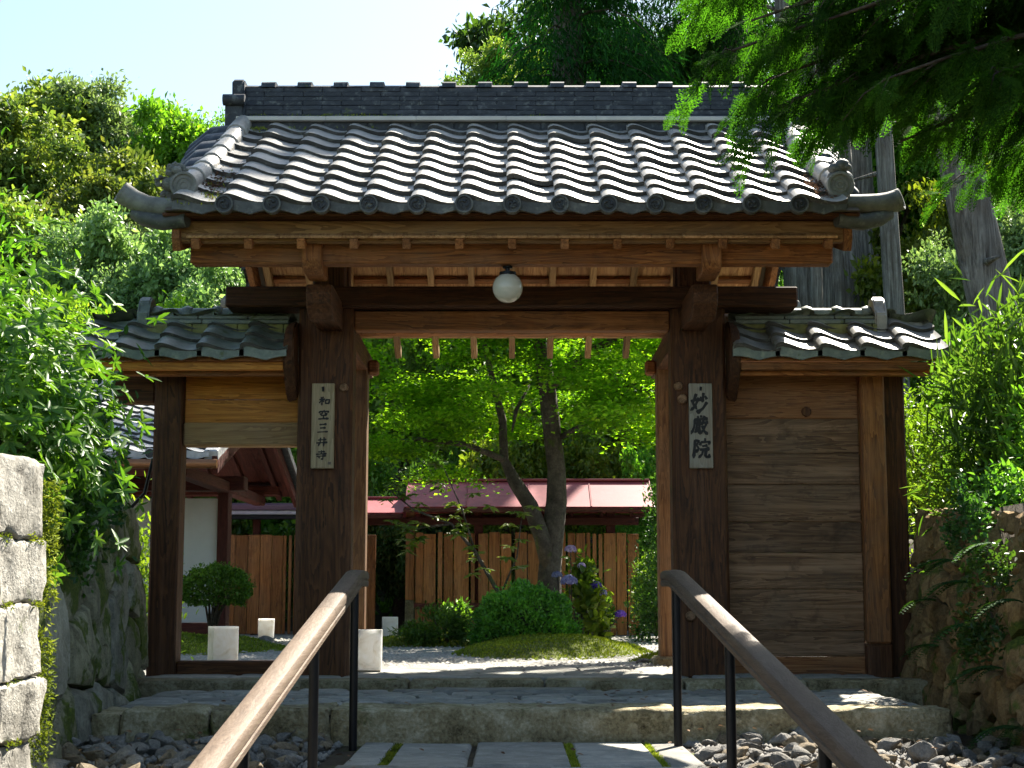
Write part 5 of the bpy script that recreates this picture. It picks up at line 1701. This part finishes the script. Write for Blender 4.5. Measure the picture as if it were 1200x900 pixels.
G_BRIGHT = leafmat('bright', [(0.062, 0.155, 0.018), (0.132, 0.265, 0.031), (0.248, 0.389, 0.047)], .48, (1.4, 1.6, .45), .5, .5)
G_GREYG = leafmat('greygreen', [(0.086, 0.146, 0.060), (0.173, 0.269, 0.100), (0.345, 0.448, 0.198)], .35, (1.3, 1.4, .7), .5, .6)
HILL = 'trees on the hillside left of the gate'
hill = [
 (-18.6, 57, 20.3, 3.6, 4.0, G_OLIVE, 'olive green tree at the far left skyline of the hill'),
 (-15.3, 58, 20.6, 3.0, 3.6, G_GREYG, 'grey-green tree breaking the hill skyline near the left edge'),
 (-12.4, 57, 18.4, 3.4, 4.2, G_GREYG, 'grey-green tree on the skyline left of the bright round tree'),
 (-10.6, 50, 17.0, 2.7, 3.4, G_BRIGHT, 'bright green round tree on the skyline beside the roof'),
 (-15.8, 48, 15.9, 3.4, 3.6, G_OLIVE, 'yellowish tree high on the slope at the left edge'),
 (-12.3, 45, 13.9, 2.9, 3.4, G_OLIVE, 'brown-tipped olive tree in the middle of the hill slope'),
 (-9.0, 44, 13.0, 2.6, 3.4, G_GREYG, 'pale grey-green tree just left of the roof corner'),
 (-12.6, 38, 11.0, 2.6, 3.2, G_OLIVE, 'olive tree low on the slope at the left edge'),
 (-9.6, 36, 9.7, 2.4, 3.0, G_GREYG, 'grey-green tree below the roof corner on the slope'),
 (-7.1, 35, 8.9, 2.2, 2.8, G_GREYG, 'grey-green tree behind the left roof end'),
 (-10.3, 29, 7.2, 2.0, 2.6, G_BRIGHT, 'bright bushy tree behind the left shrub'),
 (-7.8, 28, 6.4, 1.8, 2.4, G_LIME, 'lime green tree over the left wing roof'),
 (-5.7, 27, 6.0, 1.7, 2.6, G_BRIGHT, 'bright green tree between wing roof and main roof'),
 (-8.9, 23, 4.3, 1.5, 2.0, G_DARK, 'dark low tree behind the plaster wall roof'),
 (-5.3, 23.6, 4.0, 1.5, 2.0, G_MID, 'green tree rising behind the low fence on the left'),
 (-3.2, 24.5, 4.2, 1.5, 2.2, G_BRIGHT, 'bright tree behind the low fence beside the left pillar'),
]
for i, (x, y, t, rd, rz, m, lb_) in enumerate(hill): tree('broadleaf_tree', x, y, t, rd, rz, m, lb_, i, HILL)
BACK = 'trees seen through the gate'
back = [
 (-2.0, 26.5, 6.3, 1.9, 2.9, G_BRIGHT, 'bright green tree through the gate, upper left behind the maple'),
 (.5, 28, 7.2, 2.2, 3.2, G_BRIGHT, 'bright green tree through the gate directly behind the maple trunk'),
 (2.6, 26, 6.2, 1.9, 3.0, G_LIME, 'lime green tree through the gate, upper right behind the maple'),
 (-1.6, 23.4, 2.6, .9, 1.5, G_DARK, 'dark bush in the gap left of the fence boards'),
 (-2.6, 23.2, 2.4, .8, 1.4, G_MID, 'mid green bush behind the fence gap near the left pillar'),
 (.2, 23.4, 3.6, 1.3, 1.9, G_LIME, 'lime green tree just behind the red metal roof'),
 (2.1, 22.6, 3.2, .8, 1.7, G_BRIGHT, 'sunlit bush right of the board fence end'),
 (1.9, 19.8, 1.1, .45, .55, G_LIME, 'small lime bush on the ground right of the board fence'),
 (-.8, 33, 9.8, 2.6, 3.5, G_MID, 'mid green tree far behind the maple crown'),
 (2.9, 33, 9.6, 2.3, 3.6, G_MID, 'mid green tree far behind the right pillar'),
]
for i, (x, y, t, rd, rz, m, lb_) in enumerate(back): tree('broadleaf_tree', x, y, t, rd, rz, m, lb_, i + 2, BACK)
RIGHT = 'broadleaf trees right of the gate'
right = [
 (9.6, 40, 15.5, 3.2, 4.6, G_BRIGHT, 'sunlit tree between the cedar trunks and the leaning trunk'),
 (13.0, 42, 17.0, 3.4, 5.0, G_GREYG, 'pale grey-green tree at the right edge behind the leaning trunk'),
 (9.9, 34, 10.2, 2.2, 3.4, G_LIME, 'yellow-green tree behind the leaning trunk'),
 (10.3, 31, 8.8, 2.1, 3.0, G_GREYG, 'grey-green tree left of the leaning trunk'),
 (6.3, 30, 5.6, 1.5, 1.9, G_BRIGHT, 'bright tree low between the big cedar trunks'),
 (8.3, 25, 5.6, 1.6, 2.2, G_BRIGHT, 'green bushy tree behind the bamboo grass'),
 (4.5, 22, 3.7, 1.1, 1.4, G_LIME, 'lime bush over the right wing roof'),
 (6.6, 21, 3.9, 1.3, 1.5, G_BRIGHT, 'bright bush right of the right wing roof'),
 (13.6, 36, 15, 2.6, 4.0, G_DARK, 'dark tree at the right edge below the overhanging branch'),
 (5.5, 45, 18.5, 3.4, 5.2, G_MID, 'tall tree behind the cedars above the roof'),
 (1.5, 46, 19.5, 3.2, 4.8, G_DARK, 'dark tall tree behind the drooping conifer'),
 (16.5, 48, 21, 3.8, 5.5, G_OLIVE, 'olive tree high at the right edge'),
 (-.6, 40, 15.2, 1.6, 2.2, G_OLIVE, 'small yellow-topped tree peeking over the ridge'),
]
for i, (x, y, t, rd, rz, m, lb_) in enumerate(right): tree('broadleaf_tree', x, y, t, rd, rz, m, lb_, i + 1, RIGHT)

# ---- cedars on the right: tall bare trunks with high crowns
cb_m, cb_n, cb_b = newmat('cedar_bark')
v1, raw1, _ = objvec(cb_n, (9, 9, .5))
b1 = noise(cb_n, v1, 1.6, 8, .75, .6)
cc = ramp(cb_n, b1, [(.36, (0.03, 0.026, 0.022)), (.5, (0.16, 0.15, 0.135)), (.64, (0.33, 0.32, 0.295))])
cc = mixc(cb_n, math_(cb_n, 'MULTIPLY', ramp(cb_n, noise(cb_n, raw1, 1.1, 5, .7), [(.45, (0, 0, 0)), (.62, (1, 1, 1))]), .55), cc, (0.10, 0.075, 0.05))
cb_n.links.new(cc, cb_b.inputs['Base Color']); cb_b.inputs['Roughness'].default_value = .9
bump(cb_n, cb_b, b1, 1.0, .05)

def conifer_crown(name, seed, h, r0, n_br, leaf, wid, per, droop=.5):
    """drooping conifer sprays round an axis from z=0 to z=h"""
    g_ = np.random.default_rng(seed)
    P, D, NN, br = [], [], [], []
    for k in range(n_br):
        t = (k + g_.random()) / n_br
        z = h * t
        R_ = r0 * (1 - .75 * t) * g_.uniform(.6, 1.1)
        a = g_.uniform(0, 6.283)
        dirv = np.array([math.cos(a), math.sin(a), 0])
        pts = [np.array([0, 0, z]) + dirv * R_ * s + np.array([0, 0, .25 * R_ * s - droop * R_ * s * s]) for s in np.linspace(0, 1, 5)]
        br.append(([Vector(p) for p in pts], list(np.linspace(.03 * R_ / r0 * 1.6 + .01, .006, 5))))
        m = int(per * R_ / r0)
        s = g_.random(m) ** .7
        q = np.array([0, 0, z]) + dirv[None] * (R_ * s)[:, None] + np.stack([np.zeros(m), np.zeros(m), .25 * R_ * s - droop * R_ * s ** 2], 1)
        side = np.array([-dirv[1], dirv[0], 0])
        sp = g_.normal(size=m) * .22 * R_ * (.5 + s * .5)
        q = q + side[None] * sp[:, None] - np.stack([np.zeros(m), np.zeros(m), np.abs(g_.normal(size=m)) * .16 * R_ + np.abs(sp) * .25], 1)
        P.append(q)
        D.append(dirv[None] * .35 + side[None] * np.sign(sp)[:, None] * .3 + g_.normal(size=(m, 3)) * .35 + np.array([[0, 0, -.8]]))
        NN.append(g_.normal(size=(m, 3)))
    P, D, NN = map(np.concatenate, (P, D, NN))
    L = leaf * g_.uniform(.6, 1.4, len(P))
    V, F = leaf_arrays(P, D, NN, L, L * wid, .03)
    return mesh_arr(name, V, F), br

def conifer(name, x, y, h, r, crown0, crown_r, label, seed, n_br=40, per=420, lean=(0, 0), leaf=.2, group=None, mat=None, droop=.5, wid=.2, cat='tree'):
    z = ground_z(x, y)
    root = empty(name, (x, y, z), label, cat, group)
    top = Vector((lean[0], lean[1], h))
    pts = [Vector((0, 0, -.5)) + top * 0, Vector((0, 0, .4))] + [top * t for t in (.2, .4, .6, .8, 1)]
    rad = [r * 1.5, r * 1.12, r, r * .88, r * .7, r * .45, r * .12]
    sg = random.Random(seed); stubs = []
    for _ in range(9):
        t_ = sg.uniform(.12, .6); a_ = sg.uniform(0, 6.28); p_ = top * t_; rr_ = r * (1.1 - .7 * t_); dv = Vector((math.cos(a_), math.sin(a_), sg.uniform(-.3, .5)))
        stubs.append(([p_, p_ + dv * (rr_ + sg.uniform(.1, .7))], [.05 + .05 * r, .02]))
    add('trunk', tubes_mesh('trunk', [(pts, rad)] + stubs, 16), cb_m, root, (x, y, z))
    me, br = conifer_crown('crown', seed, h - crown0, crown_r, n_br, leaf, wid, per, droop)
    off = top * (crown0 / h)
    sh = Vector((lean[0] / h, lean[1] / h, 0))
    vv = np.empty(len(me.vertices) * 3, np.float32); me.vertices.foreach_get('co', vv); vv = vv.reshape(-1, 3)
    vv[:, 0] += vv[:, 2] * sh.x; vv[:, 1] += vv[:, 2] * sh.y
    me.vertices.foreach_set('co', vv.ravel()); me.update()
    add('crown', me, mat or G_CONI, root, Vector((x, y, z)) + off)
    br2 = [([p + Vector((p.z * sh.x, p.z * sh.y, 0)) for p in a_], b_) for a_, b_ in br]
    add('limbs', tubes_mesh('limbs', br2, 5), BARK(), root, Vector((x, y, z)) + off)
    return root
CED = 'tall cedars right of the gate'
conifer('cedar_tree', 6.66, 34.9, 30, .40, 17.5, 2.4, 'left of the two thick grey cedar trunks behind the roof end', 201, 20, 200, (-.5, 0), group=CED)
conifer('cedar_tree', 7.45, 34.5, 30, .53, 18, 2.4, 'thickest furrowed cedar trunk right behind the roof end', 202, 20, 200, (-1.3, 0), group=CED)
conifer('cedar_tree', 8.6, 37.5, 31, .43, 18, 2.4, 'cedar trunk standing right of the thickest trunk', 203, 20, 200, (-.8, 0), group=CED)
conifer('cedar_tree', 7.3, 29.0, 22, .18, 14, 1.8, 'slim straight cedar trunk right of the roof corner', 204, 18, 200, (-.6, 0), group=CED)
conifer('cedar_tree', 7.05, 21.0, 22, .31, 15, 1.9, 'leaning pale trunk near the right edge of the picture', 205, 16, 220, (-3.6, 0), group=CED)
conifer('cedar_tree', 10.6, 30.5, 22, .15, 12, 2.0, 'thin dark trunk at the far right behind the leaning trunk', 206, 18, 220, (.3, 0), group=CED)
conifer('cedar_tree', 6.15, 31.0, 22, .12, 14, 1.6, 'thin whitish trunk just right of the lintel end', 207, 16, 200, (0, 0), group=CED)
# drooping conifers above the ridge
conifer('drooping_cedar', 1.5, 37.5, 20, .5, 4.5, 4.6, 'drooping dark cedar rising behind the middle of the ridge', 211, 110, 1200, (-.2, 0), leaf=.26, droop=.65, wid=.14)
conifer('drooping_cedar', 6.2, 41.5, 20, .45, 5.0, 4.4, 'second drooping cedar behind the right half of the ridge', 212, 90, 900, (0, 0), leaf=.28, droop=.6, wid=.14)

# ---- hill undergrowth
gq = np.random.default_rng(301)
n = 90000
ux = gq.uniform(-38, 36, n); uy = 24.6 + gq.random(n) * 40
keep = np.abs(ux / uy) < .75
ux, uy = ux[keep], uy[keep]
lump = np.clip(np.abs(ux / uy) * 12 - 4.6, 0, 1) * (2.2 + 1.6 * np.sin(ux * .9) * np.sin(uy * .7))
uz = HG(ux, uy) + np.abs(gq.normal(size=len(ux))) * .45 + lump * gq.random(len(ux)) ** .4
P = np.stack([ux, uy, uz], 1)
V, F = leaf_arrays(P, gq.normal(size=P.shape) + np.array([[0, 0, .4]]), gq.normal(size=P.shape) + np.array([[0, 0, .8]]), .34 * gq.uniform(.5, 1.3, len(P)), .17)
tag(add('undergrowth', mesh_arr('undergrowth', V, F), G_MID), 'leafy undergrowth covering the wooded slope', 'undergrowth', None, 'stuff')

# ------------------------------------------------------------------ foreground cypress with flat sprays
def frond_template(seed, L=.26):
    g_ = np.random.default_rng(seed)
    P, D, W_, LL = [], [], [], []
    n = 10
    for i in range(n):
        t = (i + .6) / n
        x = t * L
        ln_ = L * .42 * (1 - t) ** .8 * (.4 + .6 * min(1, t * 4)) + .012
        for s in (-1, 1):
            a = R(48) * g_.uniform(.85, 1.15)
            d = np.array([math.cos(a), s * math.sin(a), 0])
            P.append((x, 0, -.25 * x * t)); D.append(d + [0, 0, -.1]); LL.append(ln_); W_.append(.010)
            for q in range(int(ln_ / .022)):
                tt = (q + .7) * .022
                p = np.array([x, 0, -.25 * x * t]) + d * tt
                for s2 in (-1, 1):
                    b = a * s + s2 * R(42)
                    P.append(tuple(p)); D.append(np.array([math.cos(b), math.sin(b), -.1])); LL.append(.026 * (1 - tt / (ln_ + .02)) + .008); W_.append(.0085)
    P.append((0, 0, 0)); D.append(np.array([1, 0, -.15])); LL.append(L); W_.append(.009)
    P, D = np.array(P, float), np.array(D, float)
    return leaf_arrays(P, D, np.tile([[0, 0, 1.0]], (len(P), 1)), np.array(LL), np.array(W_), .02)
FR = [frond_template(i) for i in range(4)]

def fronds_mesh(name, pos, dirs, scale, g_):
    Vs, Fs, off = [], [], 0
    for i in range(len(pos)):
        V, F = FR[i % 4]
        d = Vector(dirs[i]).normalized()
        upv = Vector((g_.normal() * .5, g_.normal() * .5, 1)).normalized()
        s = upv.cross(d)
        if s.length < 1e-3: s = Vector((1, 0, 0))
        s.normalize(); u = d.cross(s)
        M_ = np.array([d, s, u])
        Vs.append(V * scale[i] @ M_ + pos[i]); Fs.append(F + off); off += len(V)
    return mesh_arr(name, np.concatenate(Vs), np.concatenate(Fs))

cyp = empty('cypress_tree', (4.3, 7.4, ground_z(4.3, 7.4)), 'cypress whose dark flat sprays hang into the top right corner', 'tree')
tube('trunk', [(4.3, 7.4, .7), (4.28, 7.4, 2.2), (4.3, 7.4, 4.5), (4.25, 7.4, 8.0)], [.26, .21, .17, .06], cb_m, cyp, 14)
gq = np.random.default_rng(401)
branches = [  # end, start height
 ((.98, 7.35, 3.15), 3.9), ((1.10, 7.15, 3.55), 4.3), ((1.32, 7.5, 2.95), 3.6), ((1.75, 7.1, 2.95), 3.5), ((1.95, 7.6, 2.80), 3.3), ((2.25, 7.0, 2.95), 3.3),
 ((1.6, 7.9, 3.6), 4.2), ((2.3, 8.1, 3.05), 3.5), ((1.25, 6.8, 3.9), 4.6), ((2.1, 6.6, 3.3), 3.9), ((2.7, 7.4, 2.7), 3.0), ((2.6, 6.5, 2.95), 3.2), ((1.5, 7.3, 4.1), 4.9), ((2.0, 7.6, 3.75), 4.4), ((2.6, 8.6, 2.9), 3.3), ((1.8, 7.3, 3.3), 3.9),
 ((1.0, 7.6, 3.6), 4.3), ((1.35, 7.6, 3.38), 4.1), ((1.7, 7.8, 3.2), 3.8), ((2.1, 7.9, 3.3), 3.8), ((2.4, 7.5, 3.4), 3.8), ((1.5, 7.4, 3.65), 4.3), ((2.0, 7.2, 3.6), 4.2), ((2.5, 7.8, 3.7), 4.2), ((1.15, 7.2, 3.28), 4.0), ((1.45, 7.0, 3.2), 3.9),
 ((1.28, 7.6, 3.12), 3.7), ((1.5, 7.9, 3.0), 3.6), ((1.35, 8.0, 3.35), 4.0), ((1.7, 8.1, 3.1), 3.8), ((1.55, 7.7, 3.25), 3.9)]
pos, dirs, scl, tl = [], [], [], []
for (e, hz) in branches:
    e = np.array(e); b = np.array([4.28, 7.4, hz])
    mid = (e + b) / 2 + np.array([0, 0, .25])
    pth = [(1 - t) ** 2 * b + 2 * t * (1 - t) * mid + t * t * e for t in np.linspace(0, 1, 9)]
    tl.append(([Vector(p) for p in pth], list(np.linspace(.035, .006, 9))))
    ax = unit((e - b)[None])[0]; sd_ = np.array([-ax[1], ax[0], 0])
    for k in range(20):
        t = gq.uniform(.30, 1.0)
        p = (1 - t) ** 2 * b + 2 * t * (1 - t) * mid + t * t * e
        s = gq.choice((-1, 1)); tw = gq.uniform(.12, .42) * (1.1 - .5 * t)
        q = p + sd_ * s * tw * .8 + ax * tw * .7 + np.array([0, 0, -tw * gq.uniform(.2, .75)])
        tl.append(([Vector(p), Vector((p + q) / 2 + np.array([0, 0, .03])), Vector(q)], [.006, .004, .002]))
        for j in range(4):
            w = p + (q - p) * (.25 + .75 * j / 3)
            for s2 in (-1, 1):
                pos.append(w + gq.normal(size=3) * .03)
                dirs.append(unit((unit((q - p)[None])[0] + np.array([-ax[1], ax[0], 0]) * s2 * .7 + np.array([0, 0, -.35]) + gq.normal(size=3) * .3)[None])[0])
                scl.append(gq.uniform(.45, .95))
add('limbs', tubes_mesh('limbs', tl, 5), BARK(), cyp)
add('crown', fronds_mesh('crown', np.array(pos), dirs, scl, gq), leafmat('cypress', [(0.017, 0.064, 0.014), (0.044, 0.127, 0.020), (0.085, 0.222, 0.032)], .5, (1.3, 1.8, .4), .8, 2.0, .05), cyp)

# ------------------------------------------------------------------ left shrubs over the wall
leafy('rhododendron_bush', 'sunlit bush with whorled glossy leaves above the left block wall', 'shrub', (-2.52, 7.1, 1.0), 13600, (.78, .95, 1.22), .07, .32, G_RHODO, 501, 30, whorl=7, hang=.2, core=.5)
leafy('broadleaf_bush', 'dark leafy bush overhanging the mossy wall beside the left wing roof', 'shrub', (-2.72, 8.5, 1.05), 4600, (.55, .6, 1.0), .065, .45, G_DARK, 502, 14, hang=.15)
leafy('tall_bush', 'taller bright bush at the left edge behind the glossy bush', 'shrub', (-3.2, 8.6, 1.0), 10000, (.75, .8, 1.85), .06, .42, G_BRIGHT, 503, 20, hang=.2)
leafy('yellow_bush', 'yellow-green bush behind the left wing post', 'shrub', (-3.05, 11.8, .05), 4200, (.6, .6, 1.1), .06, .4, G_LIME, 504, 12)
leafy('wall_creeper', 'dark creeper hanging down the mossy stone wall', 'creeper', (-2.05, 7.7, .62), 1700, (.08, .7, .42), .035, .6, G_DARK, 505, 0, low=.6, hang=.5)
# moss strip on the corner of the block wall
gq = np.random.default_rng(511)
n = 9000
P = np.stack([gq.uniform(-1.98, -1.745, n), 5.98 + np.abs(gq.normal(size=n)) * .04, gq.uniform(-.35, .98, n)], 1)
P = P[np.sin(P[:, 2] * 9) + np.sin(P[:, 2] * 23 + 1) * .6 + gq.normal(size=n) * .5 > -.7]
d = gq.normal(size=P.shape) * .6 + np.array([[.3, .9, -.1]])
V, F = leaf_arrays(P, d, gq.normal(size=P.shape), .024 * gq.uniform(.5, 1.4, len(P)), .009)
jz = np.array([-.325, .025, .24, .505, .74])
n2 = 1500
P2 = np.stack([np.full(n2, -1.752), gq.uniform(5.0, 5.92, n2), jz[gq.integers(0, 5, n2)] + gq.normal(size=n2) * .008], 1)
P2 = P2[np.sin(P2[:, 1] * 17 + P2[:, 2] * 31) > .1]
V2, F2 = leaf_arrays(P2, gq.normal(size=P2.shape) * .6 + np.array([[.8, 0, .3]]), gq.normal(size=P2.shape), .012, .006)
F = np.concatenate([F, F2 + len(V)]); V = np.concatenate([V, V2])
mo = add('moss_strip', mesh_arr('moss_strip', V, F), MOSSM, w1)
tag(mo, kind='stuff')
# moss between the path slabs
for (cx, w_) in ((-.535, .012), (.262, .012), (.632, .01)):
    n = 500
    P = np.stack([cx + gq.normal(size=n) * w_, gq.uniform(6.5, 7.55, n), np.full(n, -.165)], 1)
    V, F = leaf_arrays(P, gq.normal(size=P.shape) * .5 + np.array([[0, 0, 1]]), gq.normal(size=P.shape), .022, .009)
    tag(add('moss_joint', mesh_arr('moss_joint', V, F), MOSSM, path), kind='stuff')

# ------------------------------------------------------------------ right bank: bamboo grass, bushes, ferns
leafy('bamboo_grass', 'bright bamboo grass with long blades above the right retaining wall', 'bamboo grass', (3.05, 9.6, 1.0), 2600, (.55, .6, 1.3), .2, .11, G_BAMB, 601, 26, hang=.25, up=.5, low=.0)
leafy('bank_bush', 'fine-leaved sunlit bush beside the right wing post', 'shrub', (2.95, 10.9, .9), 6500, (.55, .55, 1.15), .05, .38, G_LIME, 602, 14)
leafy('bank_bush', 'green bush at the right edge above the retaining wall', 'shrub', (3.25, 8.7, 1.0), 5200, (.55, .6, .85), .055, .4, G_BRIGHT, 603, 12)
leafy('bamboo_grass', 'tall bamboo grass at the right picture edge below the leaning trunk', 'bamboo grass', (4.1, 11.4, 1.05), 2600, (.7, .6, 1.5), .24, .10, G_BAMB, 604, 24, hang=.2, up=.6)
leafy('bank_bush', 'low trailing plant on top of the retaining wall', 'shrub', (2.75, 8.4, 1.0), 2200, (.35, .9, .28), .045, .45, G_MID, 605, 8)

def fern(x, y, z, nx_, label, seed, n_fr=4, L=.3):
    g_ = np.random.default_rng(seed)
    root = empty('fern', (x, y, z), label, 'fern', 'ferns growing on the retaining wall')
    for k in range(n_fr):
        a = g_.uniform(-1.0, 1.0)
        d0 = Vector((-1, 0, 0)); d0.rotate(Euler((0, 0, a)))
        Lf = L * g_.uniform(.7, 1.15)
        P, D, NN, LL = [], [], [], []
        pts = [Vector((x, y, z)) + d0 * Lf * t + Vector((0, 0, Lf * (.45 * t - .75 * t * t))) for t in np.linspace(0, 1, 16)]
        sd_ = Vector((-d0.y, d0.x, 0))
        for i in range(2, 16):
            t = i / 15
            for s in (-1, 1):
                P.append(tuple(pts[i])); D.append(tuple(sd_ * s + d0 * .45 + Vector((0, 0, -.2)))); NN.append((0, 0, 1)); LL.append(Lf * .26 * math.sin(math.pi * min(1, (1 - t) * .85 + .12)) + .006)
        V, F = leaf_arrays(np.array(P) - np.array([[x, y, z]]), np.array(D), np.array(NN, float), np.array(LL), Lf * .085, .03)
        Vt, Ft = tube_arr([p - Vector((x, y, z)) for p in pts], list(np.linspace(.003, .001, 16)), 4, False)
        Ft = np.array(Ft)
        Ft3 = np.concatenate([Ft[:, [0, 1, 2]], Ft[:, [0, 2, 3]]])
        add('frond', mesh_arr('frond', np.concatenate([V, np.array([tuple(v) for v in Vt])]), np.concatenate([F, Ft3 + len(V)])), G_FERN, root, (x, y, z))
A3, Ud3, Vd3, Wd3, Lw3 = W3
ferns = [(1.05, .83, 'lone fern frond reaching over the planks at mid height of the wall', 2, .36), (1.25, .58, 'fern drooping low on the wall near the post foot', 3, .3), (1.6, 1.08, 'pale fern high on the wall beside the post', 4, .34), (2.0, .98, 'fern in the upper middle of the retaining wall', 4, .32),
         (2.35, .78, 'fern in the middle of the retaining wall', 4, .34), (2.6, 1.2, 'fern at the top of the wall near the picture edge', 5, .3), (2.9, .62, 'fern low on the wall near the right edge', 4, .32), (3.1, .95, 'fern at the right edge at mid height', 4, .3), (3.3, .4, 'lowest fern at the right edge of the wall', 4, .3)]
for i, (u, v, lb_, nf, L_) in enumerate(ferns):
    p = A3 + Ud3 * u + Vd3 * v + Wd3 * .03
    fern(p.x, p.y, p.z, 0, lb_, 620 + i, nf + 1, L_ * .78)

# creepers on the retaining wall
for i, (u, v, lb_) in enumerate(((1.9, .95, 'dark creeper on the upper part of the retaining wall'), (2.7, .55, 'dark creeper on the lower part of the retaining wall near the edge'))):
    p = A3 + Ud3 * u + Vd3 * v + Wd3 * .04
    leafy('wall_creeper', lb_, 'creeper', (p.x, p.y, p.z), 900, (.07, .6, .35), .035, .6, G_DARK, 640 + i, 0, low=.9, hang=.5)
cb = tube('cable', [(-2.52, 10.7, .03), (-2.60, 10.6, .55), (-2.66, 10.5, .95), (-2.58, 10.42, 1.08), (-2.44, 10.38, 1.22), (-2.39, 10.37, 1.45)], [.012] * 6, IRON(), None, 8)
tag(cb, 'thin black cable curving to the post of the left wing', 'cable')

gq = np.random.default_rng(701)
n = 110
P = np.stack([gq.uniform(-1.9, 2.0, n), gq.uniform(6.3, 9.4, n), np.zeros(n)], 1)
P[:, 2] = np.where(P[:, 1] > PF, .012, np.where(np.abs(P[:, 0]) < .8, -.14, -.07))
V, F = leaf6(P, gq.normal(size=P.shape) * np.array([[1, 1, .1]]), gq.normal(size=P.shape) * .25 + np.array([[0, 0, 1]]), .035 * gq.uniform(.6, 1.3, n), .016)
tag(add('fallen_leaves', mesh_arr('fallen_leaves', V, F), lit), 'dry leaves fallen on the steps and stones', 'leaves', None, 'stuff')
